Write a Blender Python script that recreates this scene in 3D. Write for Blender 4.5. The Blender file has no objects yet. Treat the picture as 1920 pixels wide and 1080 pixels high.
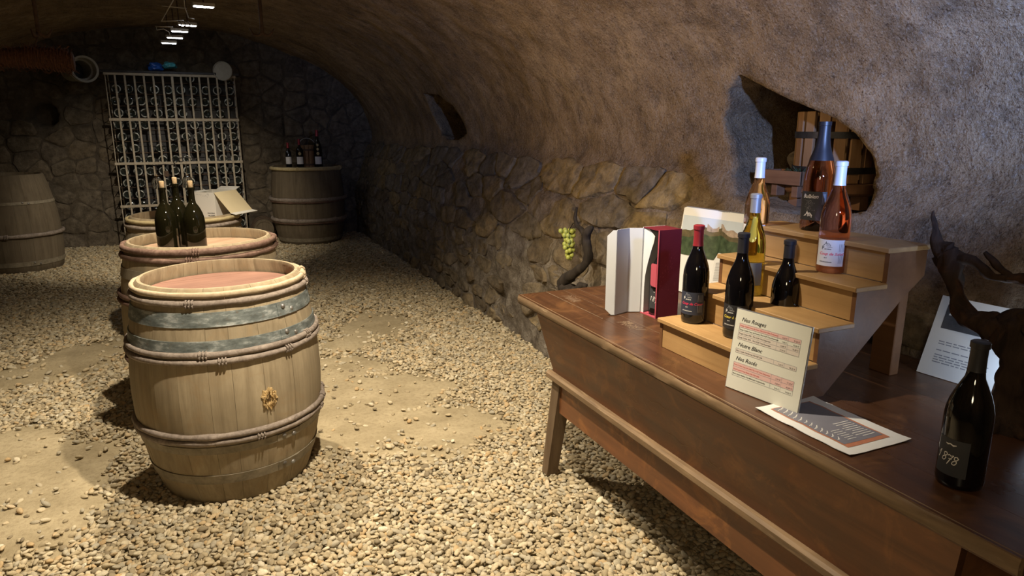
import bpy, bmesh, math, random
from math import sin, cos, pi, radians, sqrt, atan2
from mathutils import Vector, Matrix, noise
import numpy as np

SC = bpy.context.scene
COL = SC.collection
random.seed(7)

# ------------------------------------------------------------------ camera, world, light, exposure
YAW, PITCH = radians(23.9), radians(13.2)
cam_data = bpy.data.cameras.new('camera')
cam_data.sensor_width = 36.0
cam_data.lens = 1280.0 / 1920.0 * 36.0
cam_data.clip_start = 0.05
cam = bpy.data.objects.new('camera', cam_data)
COL.objects.link(cam)
cam.location = (0, 0, 1.5)
cam.rotation_euler = (pi / 2 - PITCH, 0, -YAW)
SC.camera = cam

world = bpy.data.worlds.new('cellar_world')
SC.world = world
world.use_nodes = True
world.node_tree.nodes['Background'].inputs[0].default_value = (0.02, 0.02, 0.025, 1)
world.node_tree.nodes['Background'].inputs[1].default_value = 1.0

SC.view_settings.view_transform = 'Standard'
SC.view_settings.look = 'None'
SC.view_settings.gamma = 1.0
SC.view_settings.use_curve_mapping = False
SC.view_settings.exposure = 0.0

WARM = (1.0, 0.80, 0.52)
NEUT = (1.0, 0.86, 0.66)
COOL = (0.34, 0.50, 1.0)

def spot(name, loc, target, power, color, angle, blend=0.5, radius=0.04):
    d = bpy.data.lights.new(name, 'SPOT')
    d.energy = power; d.color = color; d.spot_size = radians(angle); d.spot_blend = blend
    d.shadow_soft_size = radius
    o = bpy.data.objects.new(name, d); COL.objects.link(o)
    o.location = loc
    v = Vector(target) - Vector(loc)
    o.rotation_euler = v.to_track_quat('-Z', 'Y').to_euler()
    return o

def point(name, loc, power, color, radius=0.05):
    d = bpy.data.lights.new(name, 'POINT')
    d.energy = power; d.color = color; d.shadow_soft_size = radius
    o = bpy.data.objects.new(name, d); COL.objects.link(o); o.location = loc
    return o

# LED spots hung along the crown of the vault (the nearer ones are above the frame)
spot('crown_spot_front', (0.52, 1.92, 2.6), (0.50, 2.5, 0), 430, NEUT, 104, 0.7, 0.03)
spot('crown_spot_overhead', (0.02, 3.75, 2.62), (-0.05, 3.9, 0), 290, NEUT, 112, 0.6, 0.03)
spot('crown_spot_middle', (0.11, 6.30, 2.38), (-0.45, 9.3, 0.15), 290, NEUT, 64, 0.9, 0.03)
spot('crown_spot_rear', (-0.11, 8.05, 2.38), (-0.6, 8.6, 0.0), 30, NEUT, 90, 0.8, 0.03)
point('vault_fill_behind', (-0.35, -0.45, 1.75), 32, WARM, 0.15)  # added unseen fill light that lifts the vault, no lamp of the cellar
point('table_led', (1.79, 0.955, 0.915), 1.6, (0.6, 0.75, 1.0), 0.012)
spot('vault_wash', (1.00, -0.20, 1.70), (1.90, 1.70, 2.05), 330, (0.27, 0.44, 1.0), 62, 0.7, 0.03)  # added off-frame cool light to tint the right vault and niche side
spot('vault_wash_warm', (-0.45, 2.55, 2.15), (2.0, 3.1, 2.05), 120, (1.0, 0.70, 0.36), 84, 0.8, 0.05)  # added off-frame warm light to brighten the vault, not a crown LED

# ------------------------------------------------------------------ node materials
class NT:
    def __init__(s, name):
        s.m = bpy.data.materials.new(name); s.m.use_nodes = True
        s.t = s.m.node_tree; s.b = s.t.nodes['Principled BSDF']
    def n(s, typ, ins=None, **kw):
        nd = s.t.nodes.new(typ)
        for k, v in kw.items(): setattr(nd, k, v)
        for k, v in (ins or {}).items(): s.set(nd.inputs[k], v)
        return nd
    def set(s, sock, v):
        if hasattr(v, 'is_output') or isinstance(v, bpy.types.NodeSocket): s.t.links.new(v, sock)
        else: sock.default_value = v
    def pos(s): return s.n('ShaderNodeNewGeometry').outputs['Position']
    def obj(s): return s.n('ShaderNodeTexCoord').outputs['Object']
    def rnd(s): return s.n('ShaderNodeObjectInfo').outputs['Random']
    def mapping(s, vec, scale=(1, 1, 1), rot=(0, 0, 0), loc=(0, 0, 0)):
        return s.n('ShaderNodeMapping', {'Vector': vec, 'Scale': scale, 'Rotation': rot, 'Location': loc}).outputs[0]
    def noise(s, vec, scale, detail=6, rough=0.6, dist=0.0):
        return s.n('ShaderNodeTexNoise', {'Vector': vec, 'Scale': scale, 'Detail': detail, 'Roughness': rough, 'Distortion': dist}).outputs['Fac']
    def voro(s, vec, scale, feature='F1'):
        nd = s.n('ShaderNodeTexVoronoi', {'Vector': vec, 'Scale': scale}, feature=feature)
        return nd.outputs['Distance']
    def ramp(s, fac, stops, interp='LINEAR'):
        nd = s.n('ShaderNodeValToRGB'); cr = nd.color_ramp; cr.interpolation = interp
        while len(cr.elements) < len(stops): cr.elements.new(0.5)
        for e, (p, c) in zip(cr.elements, stops):
            e.position = p
            e.color = (c, c, c, 1) if isinstance(c, (int, float)) else (*c, 1)
        s.t.links.new(fac, nd.inputs[0]); return nd.outputs[0]
    def mix(s, fac, a, b, blend='MIX'):
        nd = s.n('ShaderNodeMix', data_type='RGBA', blend_type=blend)
        s.set(nd.inputs[0], fac)
        for i, v in ((6, a), (7, b)):
            if isinstance(v, tuple) and len(v) == 3: v = (*v, 1)
            s.set(nd.inputs[i], v)
        return nd.outputs[2]
    def math(s, op, a, b=0.0, clamp=False):
        nd = s.n('ShaderNodeMath', operation=op); nd.use_clamp = clamp
        s.set(nd.inputs[0], a); s.set(nd.inputs[1], b); return nd.outputs[0]
    def sep(s, vec): return s.n('ShaderNodeSeparateXYZ', {0: vec}).outputs
    def bump(s, h, strength=0.5, dist=0.01):
        nd = s.n('ShaderNodeBump', {'Height': h, 'Strength': strength, 'Distance': dist})
        s.t.links.new(nd.outputs[0], s.b.inputs['Normal'])
    def out(s, color=None, rough=None, metal=None, spec=None, **kw):
        for k, v in (('Base Color', color), ('Roughness', rough), ('Metallic', metal), ('Specular IOR Level', spec)):
            if v is None: continue
            if isinstance(v, tuple) and len(v) == 3: v = (*v, 1)
            s.set(s.b.inputs[k], v)
        for k, v in kw.items(): s.set(s.b.inputs[k], v)
        return s.m

def plain(name, color, rough=0.6, metal=0.0, var=0.12, scale=30, **kw):
    t = NT(name); n = t.noise(t.obj(), scale, 4)
    c = t.mix(t.ramp(n, [(0.3, 1 - var), (0.7, 1.0)]), (0, 0, 0), color)
    return t.out(c, rough, metal, **kw)

def masonry():
    t = NT('masonry'); p = t.pos()
    big = t.noise(p, 1.6, 8, 0.65, 0.4); mid = t.noise(p, 9, 8, 0.7); fine = t.noise(p, 55, 5, 0.75)
    plaster = t.ramp(big, [(0.28, (0.20, 0.14, 0.08)), (0.48, (0.40, 0.28, 0.155)), (0.68, (0.57, 0.42, 0.255))])
    plaster = t.mix(t.ramp(mid, [(0.32, 0.7), (0.55, 0.0)]), plaster, (0.09, 0.066, 0.044))
    fl = t.ramp(fine, [(0.54, 0.0), (0.68, 0.65)])
    plaster = t.mix(fl, plaster, (0.45, 0.40, 0.33))
    pits = t.ramp(t.noise(p, 30, 4, 0.8), [(0.30, 0.75), (0.42, 0.0)])
    plaster = t.mix(pits, plaster, (0.07, 0.052, 0.036))
    mortar = t.ramp(mid, [(0.3, (0.085, 0.066, 0.048)), (0.5, (0.22, 0.185, 0.145)), (0.70, (0.42, 0.375, 0.31))])
    salt = t.noise(p, 120, 3, 0.8)
    plaster = t.mix(t.ramp(salt, [(0.34, 0.7), (0.46, 0.0)]), plaster, (0.09, 0.04, 0.028))
    plaster = t.mix(t.ramp(salt, [(0.56, 0.0), (0.68, 0.7)]), plaster, (0.58, 0.50, 0.40))
    z = t.sep(p)[2]
    zz = t.math('ADD', z, t.math('MULTIPLY', big, 0.5))
    f = t.ramp(t.math('SUBTRACT', zz, 0.9), [(0.0, 1.0), (0.75, 0.0)])
    c = t.mix(f, plaster, mortar)
    h = t.math('ADD', t.math('ADD', mid, t.math('MULTIPLY', t.noise(p, 26, 5, 0.7), 0.6)), t.math('MULTIPLY', fine, 0.35))
    t.bump(h, 1.0, 0.045)
    return t.out(c, 0.92, spec=0.2)

def stone_mat(name, cols):
    t = NT(name); p = t.pos(); r = t.rnd()
    base = t.ramp(r, [(i / max(1, len(cols) - 1), c) for i, c in enumerate(cols)])
    mid = t.noise(p, 14, 8, 0.7); fine = t.noise(p, 70, 4, 0.7)
    base = t.mix(t.ramp(t.noise(p, 5.5, 7, 0.7), [(0.45, 0.0), (0.62, 0.8)]), base, (0.21, 0.175, 0.13))
    c = t.mix(t.ramp(mid, [(0.35, 0.65), (0.6, 0.0)]), base, (0.035, 0.028, 0.02))
    c = t.mix(t.ramp(fine, [(0.6, 0.0), (0.75, 0.45)]), c, (0.30, 0.26, 0.20))
    t.bump(t.math('ADD', mid, t.math('MULTIPLY', fine, 0.4)), 0.8, 0.02)
    return t.out(c, 0.9, spec=0.2)

def pebble_mat():
    t = NT('pebble'); r = t.rnd(); o = t.obj()
    c = t.ramp(r, [(0.0, (0.20, 0.16, 0.10)), (0.2, (0.38, 0.31, 0.19)), (0.45, (0.49, 0.40, 0.25)), (0.62, (0.35, 0.315, 0.235)),
                   (0.8, (0.58, 0.50, 0.34)), (0.93, (0.45, 0.31, 0.15)), (1.0, (0.68, 0.62, 0.47))])
    c = t.mix(t.ramp(t.noise(o, 3.0, 4), [(0.3, 0.35), (0.6, 0.0)]), c, (0.12, 0.10, 0.07))
    return t.out(c, 0.75, spec=0.3)

def earth_mat():
    t = NT('earth'); p = t.pos()
    n = t.noise(p, 3, 8, 0.65); f = t.noise(p, 45, 6, 0.7)
    c = t.ramp(n, [(0.3, (0.26, 0.21, 0.125)), (0.6, (0.41, 0.34, 0.215)), (0.8, (0.46, 0.39, 0.26))])
    c = t.mix(t.ramp(f, [(0.36, 0.5), (0.52, 0.0)]), c, (0.22, 0.17, 0.10))
    t.bump(t.math('ADD', n, t.math('MULTIPLY', f, 0.5)), 0.6, 0.02)
    return t.out(c, 0.95, spec=0.15)

def wood(name, dark, lightc, axis=2, rough=0.55, grain=30, stretch=0.06, rnd_amt=0.25, streak=None, spec=0.4, bump=0.25, wear=None):
    t = NT(name); o = t.obj(); r = t.rnd()
    sc = [1, 1, 1]; sc[axis] = stretch
    off = t.n('ShaderNodeVectorMath', {0: o, 1: t.n('ShaderNodeCombineXYZ', {0: r, 1: r, 2: r}).outputs[0]}, operation='ADD').outputs[0]
    v = t.mapping(off, tuple(sc))
    g = t.noise(v, grain, 6, 0.65, 0.6); b = t.noise(o, 3.5, 5, 0.6)
    c = t.ramp(g, [(0.3, dark), (0.7, lightc)])
    c = t.mix(t.ramp(b, [(0.35, 0.45), (0.65, 0.0)]), c, tuple(x * 0.55 for x in dark))
    c = t.mix(t.math('MULTIPLY', r, rnd_amt), c, tuple(x * 0.6 for x in lightc))
    if streak:
        s2 = t.noise(v, grain * 2.2, 3, 0.8)
        c = t.mix(t.ramp(s2, [(0.62, 0.0), (0.75, 0.6)]), c, streak)
    if wear:
        w = t.noise(o, 6, 6, 0.7, 1.0)
        c = t.mix(t.ramp(w, [(0.52, 0.0), (0.72, 0.75)]), c, wear)
    t.bump(g, bump, 0.004)
    rg = t.ramp(b, [(0.3, max(0.05, rough - 0.1)), (0.7, min(1.0, rough + 0.12))])
    return t.out(c, rg, spec=spec)

def zinc():
    t = NT('zinc_hoop'); p = t.pos()
    n = t.noise(t.mapping(p, (1, 1, 3)), 14, 7, 0.7); k = t.noise(p, 60, 3, 0.6)
    c = t.ramp(n, [(0.35, (0.10, 0.115, 0.11)), (0.52, (0.20, 0.23, 0.225)), (0.62, (0.42, 0.45, 0.44)), (0.75, (0.55, 0.57, 0.55))])
    c = t.mix(t.ramp(k, [(0.6, 0.0), (0.72, 0.5)]), c, (0.16, 0.12, 0.08))
    return t.out(c, 0.5, 0.35)

def iron(name, c1, c2, rough=0.6, metal=0.4):
    t = NT(name); n = t.noise(t.obj(), 22, 6, 0.7)
    return t.out(t.ramp(n, [(0.35, c1), (0.65, c2)]), rough, metal)

def dark_glass(name, color, rough=0.06):
    t = NT(name); n = t.noise(t.obj(), 12, 2)
    return t.out(t.mix(t.ramp(n, [(0.3, 0.8), (0.7, 1.0)]), (0, 0, 0), color), rough, 0.0, 0.6)

def clear_glass(name, color, rough=0.0, ior=1.45):
    t = NT(name); n = t.noise(t.obj(), 8, 2)
    c = t.mix(t.ramp(n, [(0.3, 0.96), (0.7, 1.0)]), (0, 0, 0), color)
    return t.out(c, rough, 0.0, 0.5, **{'Transmission Weight': 1.0, 'IOR': ior})

def emit(name, color, strength):
    t = NT(name)
    return t.out((0.8, 0.8, 0.8), 0.4, **{'Emission Color': (*color, 1), 'Emission Strength': strength})

M_MASON = masonry()
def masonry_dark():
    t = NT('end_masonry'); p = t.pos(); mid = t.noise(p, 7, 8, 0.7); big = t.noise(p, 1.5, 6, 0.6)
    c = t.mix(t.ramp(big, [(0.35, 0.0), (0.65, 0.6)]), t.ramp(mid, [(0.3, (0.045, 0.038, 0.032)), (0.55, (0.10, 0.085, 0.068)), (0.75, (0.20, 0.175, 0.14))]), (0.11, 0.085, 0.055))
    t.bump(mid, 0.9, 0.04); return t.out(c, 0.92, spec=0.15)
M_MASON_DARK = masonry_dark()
M_STONE = stone_mat('rubble_stone', [(0.13, 0.10, 0.07), (0.25, 0.19, 0.11), (0.17, 0.14, 0.10), (0.34, 0.25, 0.125), (0.23, 0.195, 0.15), (0.30, 0.225, 0.12)])
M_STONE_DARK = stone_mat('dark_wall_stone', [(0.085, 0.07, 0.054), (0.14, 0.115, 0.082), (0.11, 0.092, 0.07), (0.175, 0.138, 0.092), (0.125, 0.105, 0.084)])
M_STONE_OCHRE = stone_mat('ochre_stone', [(0.38, 0.28, 0.14), (0.42, 0.31, 0.145), (0.34, 0.255, 0.14)])
M_PEB = pebble_mat()
M_EARTH = earth_mat()
M_STAVE = wood('pale_oak', (0.235, 0.185, 0.115), (0.43, 0.355, 0.235), 2, 0.75, 26, 0.05, 0.3, None, 0.25, 0.3, (0.30, 0.215, 0.12))
M_STAVE_OLD = wood('grey_oak', (0.11, 0.085, 0.055), (0.215, 0.175, 0.12), 2, 0.8, 22, 0.05, 0.4, None, 0.2, 0.3, (0.15, 0.115, 0.08))
M_CHIME = wood('chime_oak', (0.42, 0.36, 0.27), (0.58, 0.51, 0.40), 2, 0.8, 30, 0.1, 0.2, None, 0.2)
M_HEAD = wood('stained_head', (0.20, 0.10, 0.072), (0.30, 0.165, 0.118), 0, 0.7, 26, 0.05, 0.35, (0.22, 0.10, 0.07), 0.25)
M_HEAD_TAN = wood('tan_head', (0.42, 0.27, 0.17), (0.58, 0.40, 0.27), 0, 0.7, 26, 0.05, 0.25, None, 0.25)
M_HOOP_PALE = wood('pale_chestnut_hoop', (0.36, 0.27, 0.17), (0.52, 0.43, 0.30), 2, 0.75, 60, 1, 0.1, None, 0.25)
M_HOOP_GREY = wood('grey_chestnut_hoop', (0.17, 0.135, 0.11), (0.40, 0.34, 0.29), 2, 0.8, 45, 1, 0.1, None, 0.25, 0.5)
M_HOOP_BROWN = wood('brown_chestnut_hoop', (0.10, 0.055, 0.04), (0.26, 0.17, 0.13), 2, 0.75, 45, 1, 0.1, None, 0.25, 0.5)
M_HOOP_YEL = wood('yellow_chestnut_hoop', (0.42, 0.33, 0.17), (0.62, 0.52, 0.30), 2, 0.75, 45, 1, 0.1, None, 0.25)
M_ZINC = zinc()
M_BAND = iron('dull_band', (0.17, 0.145, 0.10), (0.30, 0.26, 0.19), 0.7, 0.15)
M_RIVET = iron('rivet_metal', (0.12, 0.11, 0.10), (0.35, 0.34, 0.32), 0.45, 0.6)
M_SPLINT = plain('torn_wood', (0.62, 0.44, 0.20), 0.8, var=0.4, scale=60)
M_BUNG = plain('brown_hole', (0.16, 0.09, 0.03), 0.9, var=0.7, scale=60)
M_WALNUT = wood('dark_walnut', (0.045, 0.020, 0.010), (0.12, 0.052, 0.023), 1, 0.32, 24, 0.05, 0.35, None, 0.5, 0.12, (0.17, 0.078, 0.030))
M_WALNUT_FACE = wood('red_walnut', (0.105, 0.040, 0.016), (0.235, 0.092, 0.034), 1, 0.42, 16, 0.08, 0.2, None, 0.45, 0.12, (0.33, 0.135, 0.040))
M_WALNUT_EDGE = wood('worn_edge', (0.10, 0.062, 0.033), (0.30, 0.20, 0.11), 1, 0.55, 30, 0.08, 0.2, (0.38, 0.28, 0.17), 0.4)
M_LEG = wood('worn_leg', (0.10, 0.062, 0.035), (0.22, 0.155, 0.095), 2, 0.6, 22, 0.06, 0.2, (0.34, 0.28, 0.2), 0.3)
M_SEAM = plain('pale_seam', (0.52, 0.44, 0.32), 0.8)
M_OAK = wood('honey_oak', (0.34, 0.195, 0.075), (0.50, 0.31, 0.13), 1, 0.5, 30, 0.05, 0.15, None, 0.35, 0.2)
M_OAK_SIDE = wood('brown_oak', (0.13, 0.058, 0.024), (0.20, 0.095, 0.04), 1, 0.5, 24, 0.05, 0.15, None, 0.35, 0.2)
M_GATE = iron('pale_painted_iron', (0.30, 0.255, 0.19), (0.44, 0.385, 0.30), 0.6, 0.1)
M_WIRE = iron('galvanised_wire', (0.34, 0.33, 0.30), (0.52, 0.50, 0.46), 0.45, 0.4)
M_RUST = iron('rusty_iron', (0.055, 0.035, 0.025), (0.13, 0.08, 0.05), 0.8, 0.2)
M_BLACK = iron('black_iron', (0.012, 0.012, 0.014), (0.035, 0.035, 0.04), 0.5, 0.3)
M_RED_GLASS = dark_glass('red_wine_bottle', (0.0035, 0.0032, 0.0045))
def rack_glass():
    t = NT('bottle_glass_glints'); o = t.obj(); r = t.rnd()
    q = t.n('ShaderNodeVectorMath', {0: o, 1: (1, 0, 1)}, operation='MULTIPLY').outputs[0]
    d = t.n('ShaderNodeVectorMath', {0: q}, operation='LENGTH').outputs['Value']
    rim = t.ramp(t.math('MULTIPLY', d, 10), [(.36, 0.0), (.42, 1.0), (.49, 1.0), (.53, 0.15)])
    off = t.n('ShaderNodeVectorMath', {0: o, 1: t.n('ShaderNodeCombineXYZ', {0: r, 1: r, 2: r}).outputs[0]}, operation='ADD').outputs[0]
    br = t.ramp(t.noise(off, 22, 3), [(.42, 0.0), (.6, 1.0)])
    c = t.mix(t.math('MULTIPLY', rim, br), (0.018, 0.022, 0.020), (0.58, 0.60, 0.57))  # lamp glints on the base rim painted in as pale crescents
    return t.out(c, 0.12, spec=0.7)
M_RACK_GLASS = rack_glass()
M_GREEN_GLASS = dark_glass('green_wine_bottle', (0.008, 0.0075, 0.003), 0.05)
M_ROSE = clear_glass('rose_wine', (1.0, 0.47, 0.33))
M_ROSE_PALE = clear_glass('orange_rose_wine', (1.0, 0.62, 0.32))
M_WHITE = clear_glass('white_wine_green_glass', (0.62, 0.55, 0.10))
M_SPARK = clear_glass('sparkling_rose_wine', (0.85, 0.34, 0.16))
M_CLEAR = clear_glass('clear_glass', (0.97, 0.985, 0.98))
M_FOIL_RED = plain('red_foil', (0.30, 0.025, 0.035), 0.35, 0.2, 0.15)
M_FOIL_BLACK = plain('black_foil', (0.025, 0.025, 0.030), 0.4, 0.1, 0.2)
M_FOIL_WHITE = plain('white_foil', (0.74, 0.76, 0.80), 0.4, 0.1, 0.06)
M_FOIL_SILVER = plain('silver_foil', (0.55, 0.57, 0.62), 0.3, 0.6, 0.08)
M_LAB_NAVY = plain('navy_label', (0.030, 0.036, 0.060), 0.55)
M_LAB_BLACK = plain('black_label', (0.018, 0.018, 0.021), 0.55)
M_LAB_GREY = plain('charcoal_label', (0.036, 0.038, 0.042), 0.6)
M_LAB_WHITE = plain('white_label', (0.70, 0.70, 0.72), 0.6, var=0.05)
M_LAB_BLUE = plain('slate_label', (0.20, 0.22, 0.27), 0.5, var=0.08)
M_INK_WHITE = plain('white_ink', (0.75, 0.74, 0.70), 0.6, var=0.03)
M_INK_GREY = plain('grey_ink', (0.24, 0.25, 0.28), 0.6, var=0.03)
M_INK_RED = plain('pink_red_ink', (0.75, 0.035, 0.11), 0.6, var=0.03)
M_INK_YEL = plain('yellow_ink', (0.75, 0.60, 0.07), 0.6, var=0.03)
M_INK_BLACK = plain('black_ink', (0.035, 0.035, 0.04), 0.7, var=0.03)
M_INK_DKRED = plain('red_print', (0.50, 0.07, 0.06), 0.7, var=0.03)
M_CORK = plain('cork', (0.58, 0.42, 0.24), 0.85, var=0.35, scale=140)
M_CARD_WHITE = plain('white_card', (0.68, 0.67, 0.62), 0.7, var=0.04, scale=6)
M_CARD_GREY = plain('grey_white_card', (0.60, 0.62, 0.63), 0.7, var=0.04, scale=6)
M_CARD_CREAM = plain('cream_card', (0.66, 0.57, 0.37), 0.75, var=0.06, scale=8)
M_CARD_RED = plain('burgundy_card', (0.15, 0.012, 0.022), 0.45, var=0.12, scale=20)
M_CARD_RED_EDGE = plain('rose_card', (0.42, 0.07, 0.10), 0.55, var=0.08, scale=20)
M_PAPER = plain('paper', (0.70, 0.70, 0.67), 0.7, var=0.04, scale=6)
M_SHEET = plain('ivory_sheet', (0.66, 0.66, 0.57), 0.55, var=0.03, scale=4)
M_PINKROW = plain('pink_row', (0.66, 0.44, 0.40), 0.6, var=0.03)
M_BEIGEROW = plain('beige_row', (0.62, 0.56, 0.49), 0.6, var=0.03)
M_ACRYL = plain('clear_holder_edge', (0.20, 0.20, 0.21), 0.25, var=0.1)
M_BARK = wood('vine_bark', (0.022, 0.014, 0.009), (0.075, 0.045, 0.028), 2, 0.85, 30, 0.25, 0.1, None, 0.2, 1.0, (0.12, 0.05, 0.022))
M_VINE = wood('grey_vine_wood', (0.015, 0.012, 0.010), (0.05, 0.04, 0.032), 2, 0.85, 30, 0.25, 0.1, None, 0.2, 1.0)
M_GRAPE = plain('green_grape', (0.42, 0.46, 0.10), 0.35, var=0.2, scale=20, **{'Subsurface Weight': 0.0})
M_WICKER = plain('red_wicker', (0.15, 0.062, 0.030), 0.85, var=0.5, scale=60)
M_DRUM = plain('pale_enamel', (0.32, 0.30, 0.25), 0.6, var=0.15)
M_LED = emit('led_face', (0.86, 0.93, 1.0), 40)
M_LED_TABLE = emit('table_led_face', (0.80, 0.89, 1.0), 60)
M_LEAF = plain('dark_leaf', (0.035, 0.06, 0.025), 0.6, var=0.4)
M_PRESS = wood('press_oak', (0.20, 0.10, 0.045), (0.40, 0.25, 0.13), 2, 0.6, 24, 0.06, 0.5, None, 0.3)
M_TERRA = wood('planter_wood', (0.17, 0.085, 0.045), (0.28, 0.15, 0.08), 1, 0.7, 24, 0.06, 0.2, None, 0.3)
M_BLUE = plain('lump_blue', (0.02, 0.10, 0.45), 0.3, var=0.4, scale=40)
M_CYAN = plain('lump_cyan', (0.10, 0.50, 0.62), 0.3, var=0.4, scale=40)
M_SCRATCH = plain('scratch', (0.36, 0.25, 0.16), 0.7)

# ------------------------------------------------------------------ mesh builder
class MB:
    def __init__(s): s.v = []; s.f = []
    def add(s, verts, faces, mtx=None):
        o = len(s.v)
        if mtx is not None: verts = [mtx @ Vector(p) for p in verts]
        s.v.extend([tuple(p) for p in verts]); s.f.extend([tuple(i + o for i in f) for f in faces]); return s
    def box(s, c, size, mtx=None, bev=0.0):
        bm = bmesh.new(); bmesh.ops.create_cube(bm, size=1)
        bmesh.ops.scale(bm, vec=size, verts=bm.verts)
        if bev: bmesh.ops.bevel(bm, geom=bm.edges[:], offset=bev, segments=1, affect='EDGES')
        bmesh.ops.translate(bm, vec=c, verts=bm.verts)
        bm.verts.index_update()
        s.add([v.co.copy() for v in bm.verts], [[v.index for v in f.verts] for f in bm.faces], mtx); bm.free(); return s
    def hexa(s, lo, hi, mtx=None):
        """8 corner solid: lo = 4 bottom points ccw, hi = 4 top points"""
        return s.add(list(lo) + list(hi), [(3, 2, 1, 0), (4, 5, 6, 7), (0, 1, 5, 4), (1, 2, 6, 5), (2, 3, 7, 6), (3, 0, 4, 7)], mtx)
    def lathe(s, prof, seg=32, mtx=None, closed=False, jit=None):
        vs = []; fs = []; n = len(prof)
        for i in range(seg):
            a = 2 * pi * i / seg
            for j, (r, z) in enumerate(prof):
                rr = r + (jit(a, j) if jit else 0)
                vs.append((rr * cos(a), rr * sin(a), z))
        for i in range(seg):
            k = (i + 1) % seg
            for j in range(n if closed else n - 1):
                j2 = (j + 1) % n
                fs.append((i * n + j, k * n + j, k * n + j2, i * n + j2))
        if not closed:
            if prof[0][0] > 1e-5: fs.append([i * n for i in range(seg)][::-1])
            if prof[-1][0] > 1e-5: fs.append([i * n + n - 1 for i in range(seg)])
        return s.add(vs, fs, mtx)
    def tube(s, path, r, seg=8, cap=True, wob=0.0, mtx=None):
        path = [Vector(p) for p in path]; vs = []; fs = []; N = len(path)
        rs = r if isinstance(r, (list, tuple)) else [r] * N
        up = Vector((0.123, 0.31, 0.94)).normalized(); prev = None
        for i, p in enumerate(path):
            d = (path[min(i + 1, N - 1)] - path[max(i - 1, 0)]).normalized()
            if prev is None:
                x = d.cross(up)
                if x.length < 1e-3: x = d.cross(Vector((1, 0, 0)))
                x.normalize()
            else:
                x = (prev - d * prev.dot(d)).normalized()
            prev = x; y = d.cross(x)
            for k in range(seg):
                a = 2 * pi * k / seg
                rr = rs[i] * (1 + (wob * noise.noise(Vector((p.x * 30 + 3 * cos(a), p.y * 30 + 3 * sin(a), p.z * 22))) if wob else 0))
                vs.append(p + x * (rr * cos(a)) + y * (rr * sin(a)))
        for i in range(N - 1):
            for k in range(seg):
                k2 = (k + 1) % seg
                fs.append((i * seg + k, i * seg + k2, (i + 1) * seg + k2, (i + 1) * seg + k))
        if cap: fs.append(tuple(range(seg))[::-1]); fs.append(tuple((N - 1) * seg + k for k in range(seg)))
        return s.add(vs, fs, mtx)
    def ring(s, R, r, z, seg=64, seg2=6, wob=0.0, c=(0, 0), seed=0, squash=1.0):
        vs = []; fs = []
        for i in range(seg):
            a = 2 * pi * i / seg
            w = 1 + wob * noise.noise(Vector((cos(a) * 5 + seed, sin(a) * 5, z * 9)))
            w2 = wob * 0.006 * noise.noise(Vector((cos(a) * 3 + seed, sin(a) * 3, 7.7)))
            for k in range(seg2):
                b = 2 * pi * k / seg2
                vs.append((c[0] + (R + r * w * cos(b) * squash) * cos(a), c[1] + (R + r * w * cos(b) * squash) * sin(a), z + w2 + r * w * sin(b)))
        for i in range(seg):
            j = (i + 1) % seg
            for k in range(seg2):
                l = (k + 1) % seg2
                fs.append((i * seg2 + k, j * seg2 + k, j * seg2 + l, i * seg2 + l))
        return s.add(vs, fs)
    def prism(s, poly, d, mtx=None):
        """poly in xy, extruded along z from 0 to d"""
        n = len(poly)
        vs = [(x, y, 0) for x, y in poly] + [(x, y, d) for x, y in poly]
        fs = [tuple(range(n))[::-1], tuple(range(n, 2 * n))] + [(i, (i + 1) % n, n + (i + 1) % n, n + i) for i in range(n)]
        return s.add(vs, fs, mtx)
    def ribbon(s, pts, w, mapf):
        """flat pen stroke of width w along a 2D polyline, mapped to 3D by mapf"""
        pts = [Vector(p) for p in pts]; vs = []; fs = []; N = len(pts)
        for i, p in enumerate(pts):
            d = pts[min(i + 1, N - 1)] - pts[max(i - 1, 0)]
            if d.length < 1e-9: d = Vector((1, 0))
            d.normalize(); nn = Vector((-d.y, d.x)) * (w[i] if isinstance(w, (list, tuple)) else w) * 0.5
            vs += [mapf(*(p + nn)), mapf(*(p - nn))]
        for i in range(N - 1): fs.append((2 * i, 2 * i + 1, 2 * i + 3, 2 * i + 2))
        return s.add(vs, fs)
    def obj(s, name, mat, parent=None, smooth=None):
        me = bpy.data.meshes.new(name); me.from_pydata(s.v, [], s.f); me.update()
        me.materials.append(mat)
        if smooth is not None:
            me.polygons.foreach_set('use_smooth', [True] * len(me.polygons))
            if smooth < 180: me.set_sharp_from_angle(angle=radians(smooth))
        return link(name, me, parent)

def link(name, me, parent=None):
    o = bpy.data.objects.new(name, me); COL.objects.link(o)
    if parent is not None: adopt(o, parent)
    return o

def world_loc(o):
    l = Vector(o.location)
    return l

def adopt(o, parent):
    """parent a mesh whose vertices are in the thing's own local frame"""
    o.parent = parent

def tag(o, label=None, cat=None, group=None, kind=None):
    for k, v in (('label', label), ('category', cat), ('group', group), ('kind', kind)):
        if v: o[k] = v
    return o

def thing(name, label, cat, loc=(0, 0, 0), rz=0.0, group=None, rot=None):
    o = bpy.data.objects.new(name, None); o.empty_display_size = 0.05; COL.objects.link(o)
    o.location = loc; o.rotation_euler = rot if rot else (0, 0, rz)
    return tag(o, label, cat, group)

def dup(root, loc, rz=None, label=None, group=None):
    r = root.copy(); COL.objects.link(r); r.location = loc
    if rz is not None: r.rotation_euler = (r.rotation_euler[0], r.rotation_euler[1], rz)
    if label: r['label'] = label
    if group: r['group'] = group
    for ch in list(root.children):
        c = ch.copy(); COL.objects.link(c); c.parent = r
        for g in list(ch.children):
            d = g.copy(); COL.objects.link(d); d.parent = c
    return r

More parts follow.
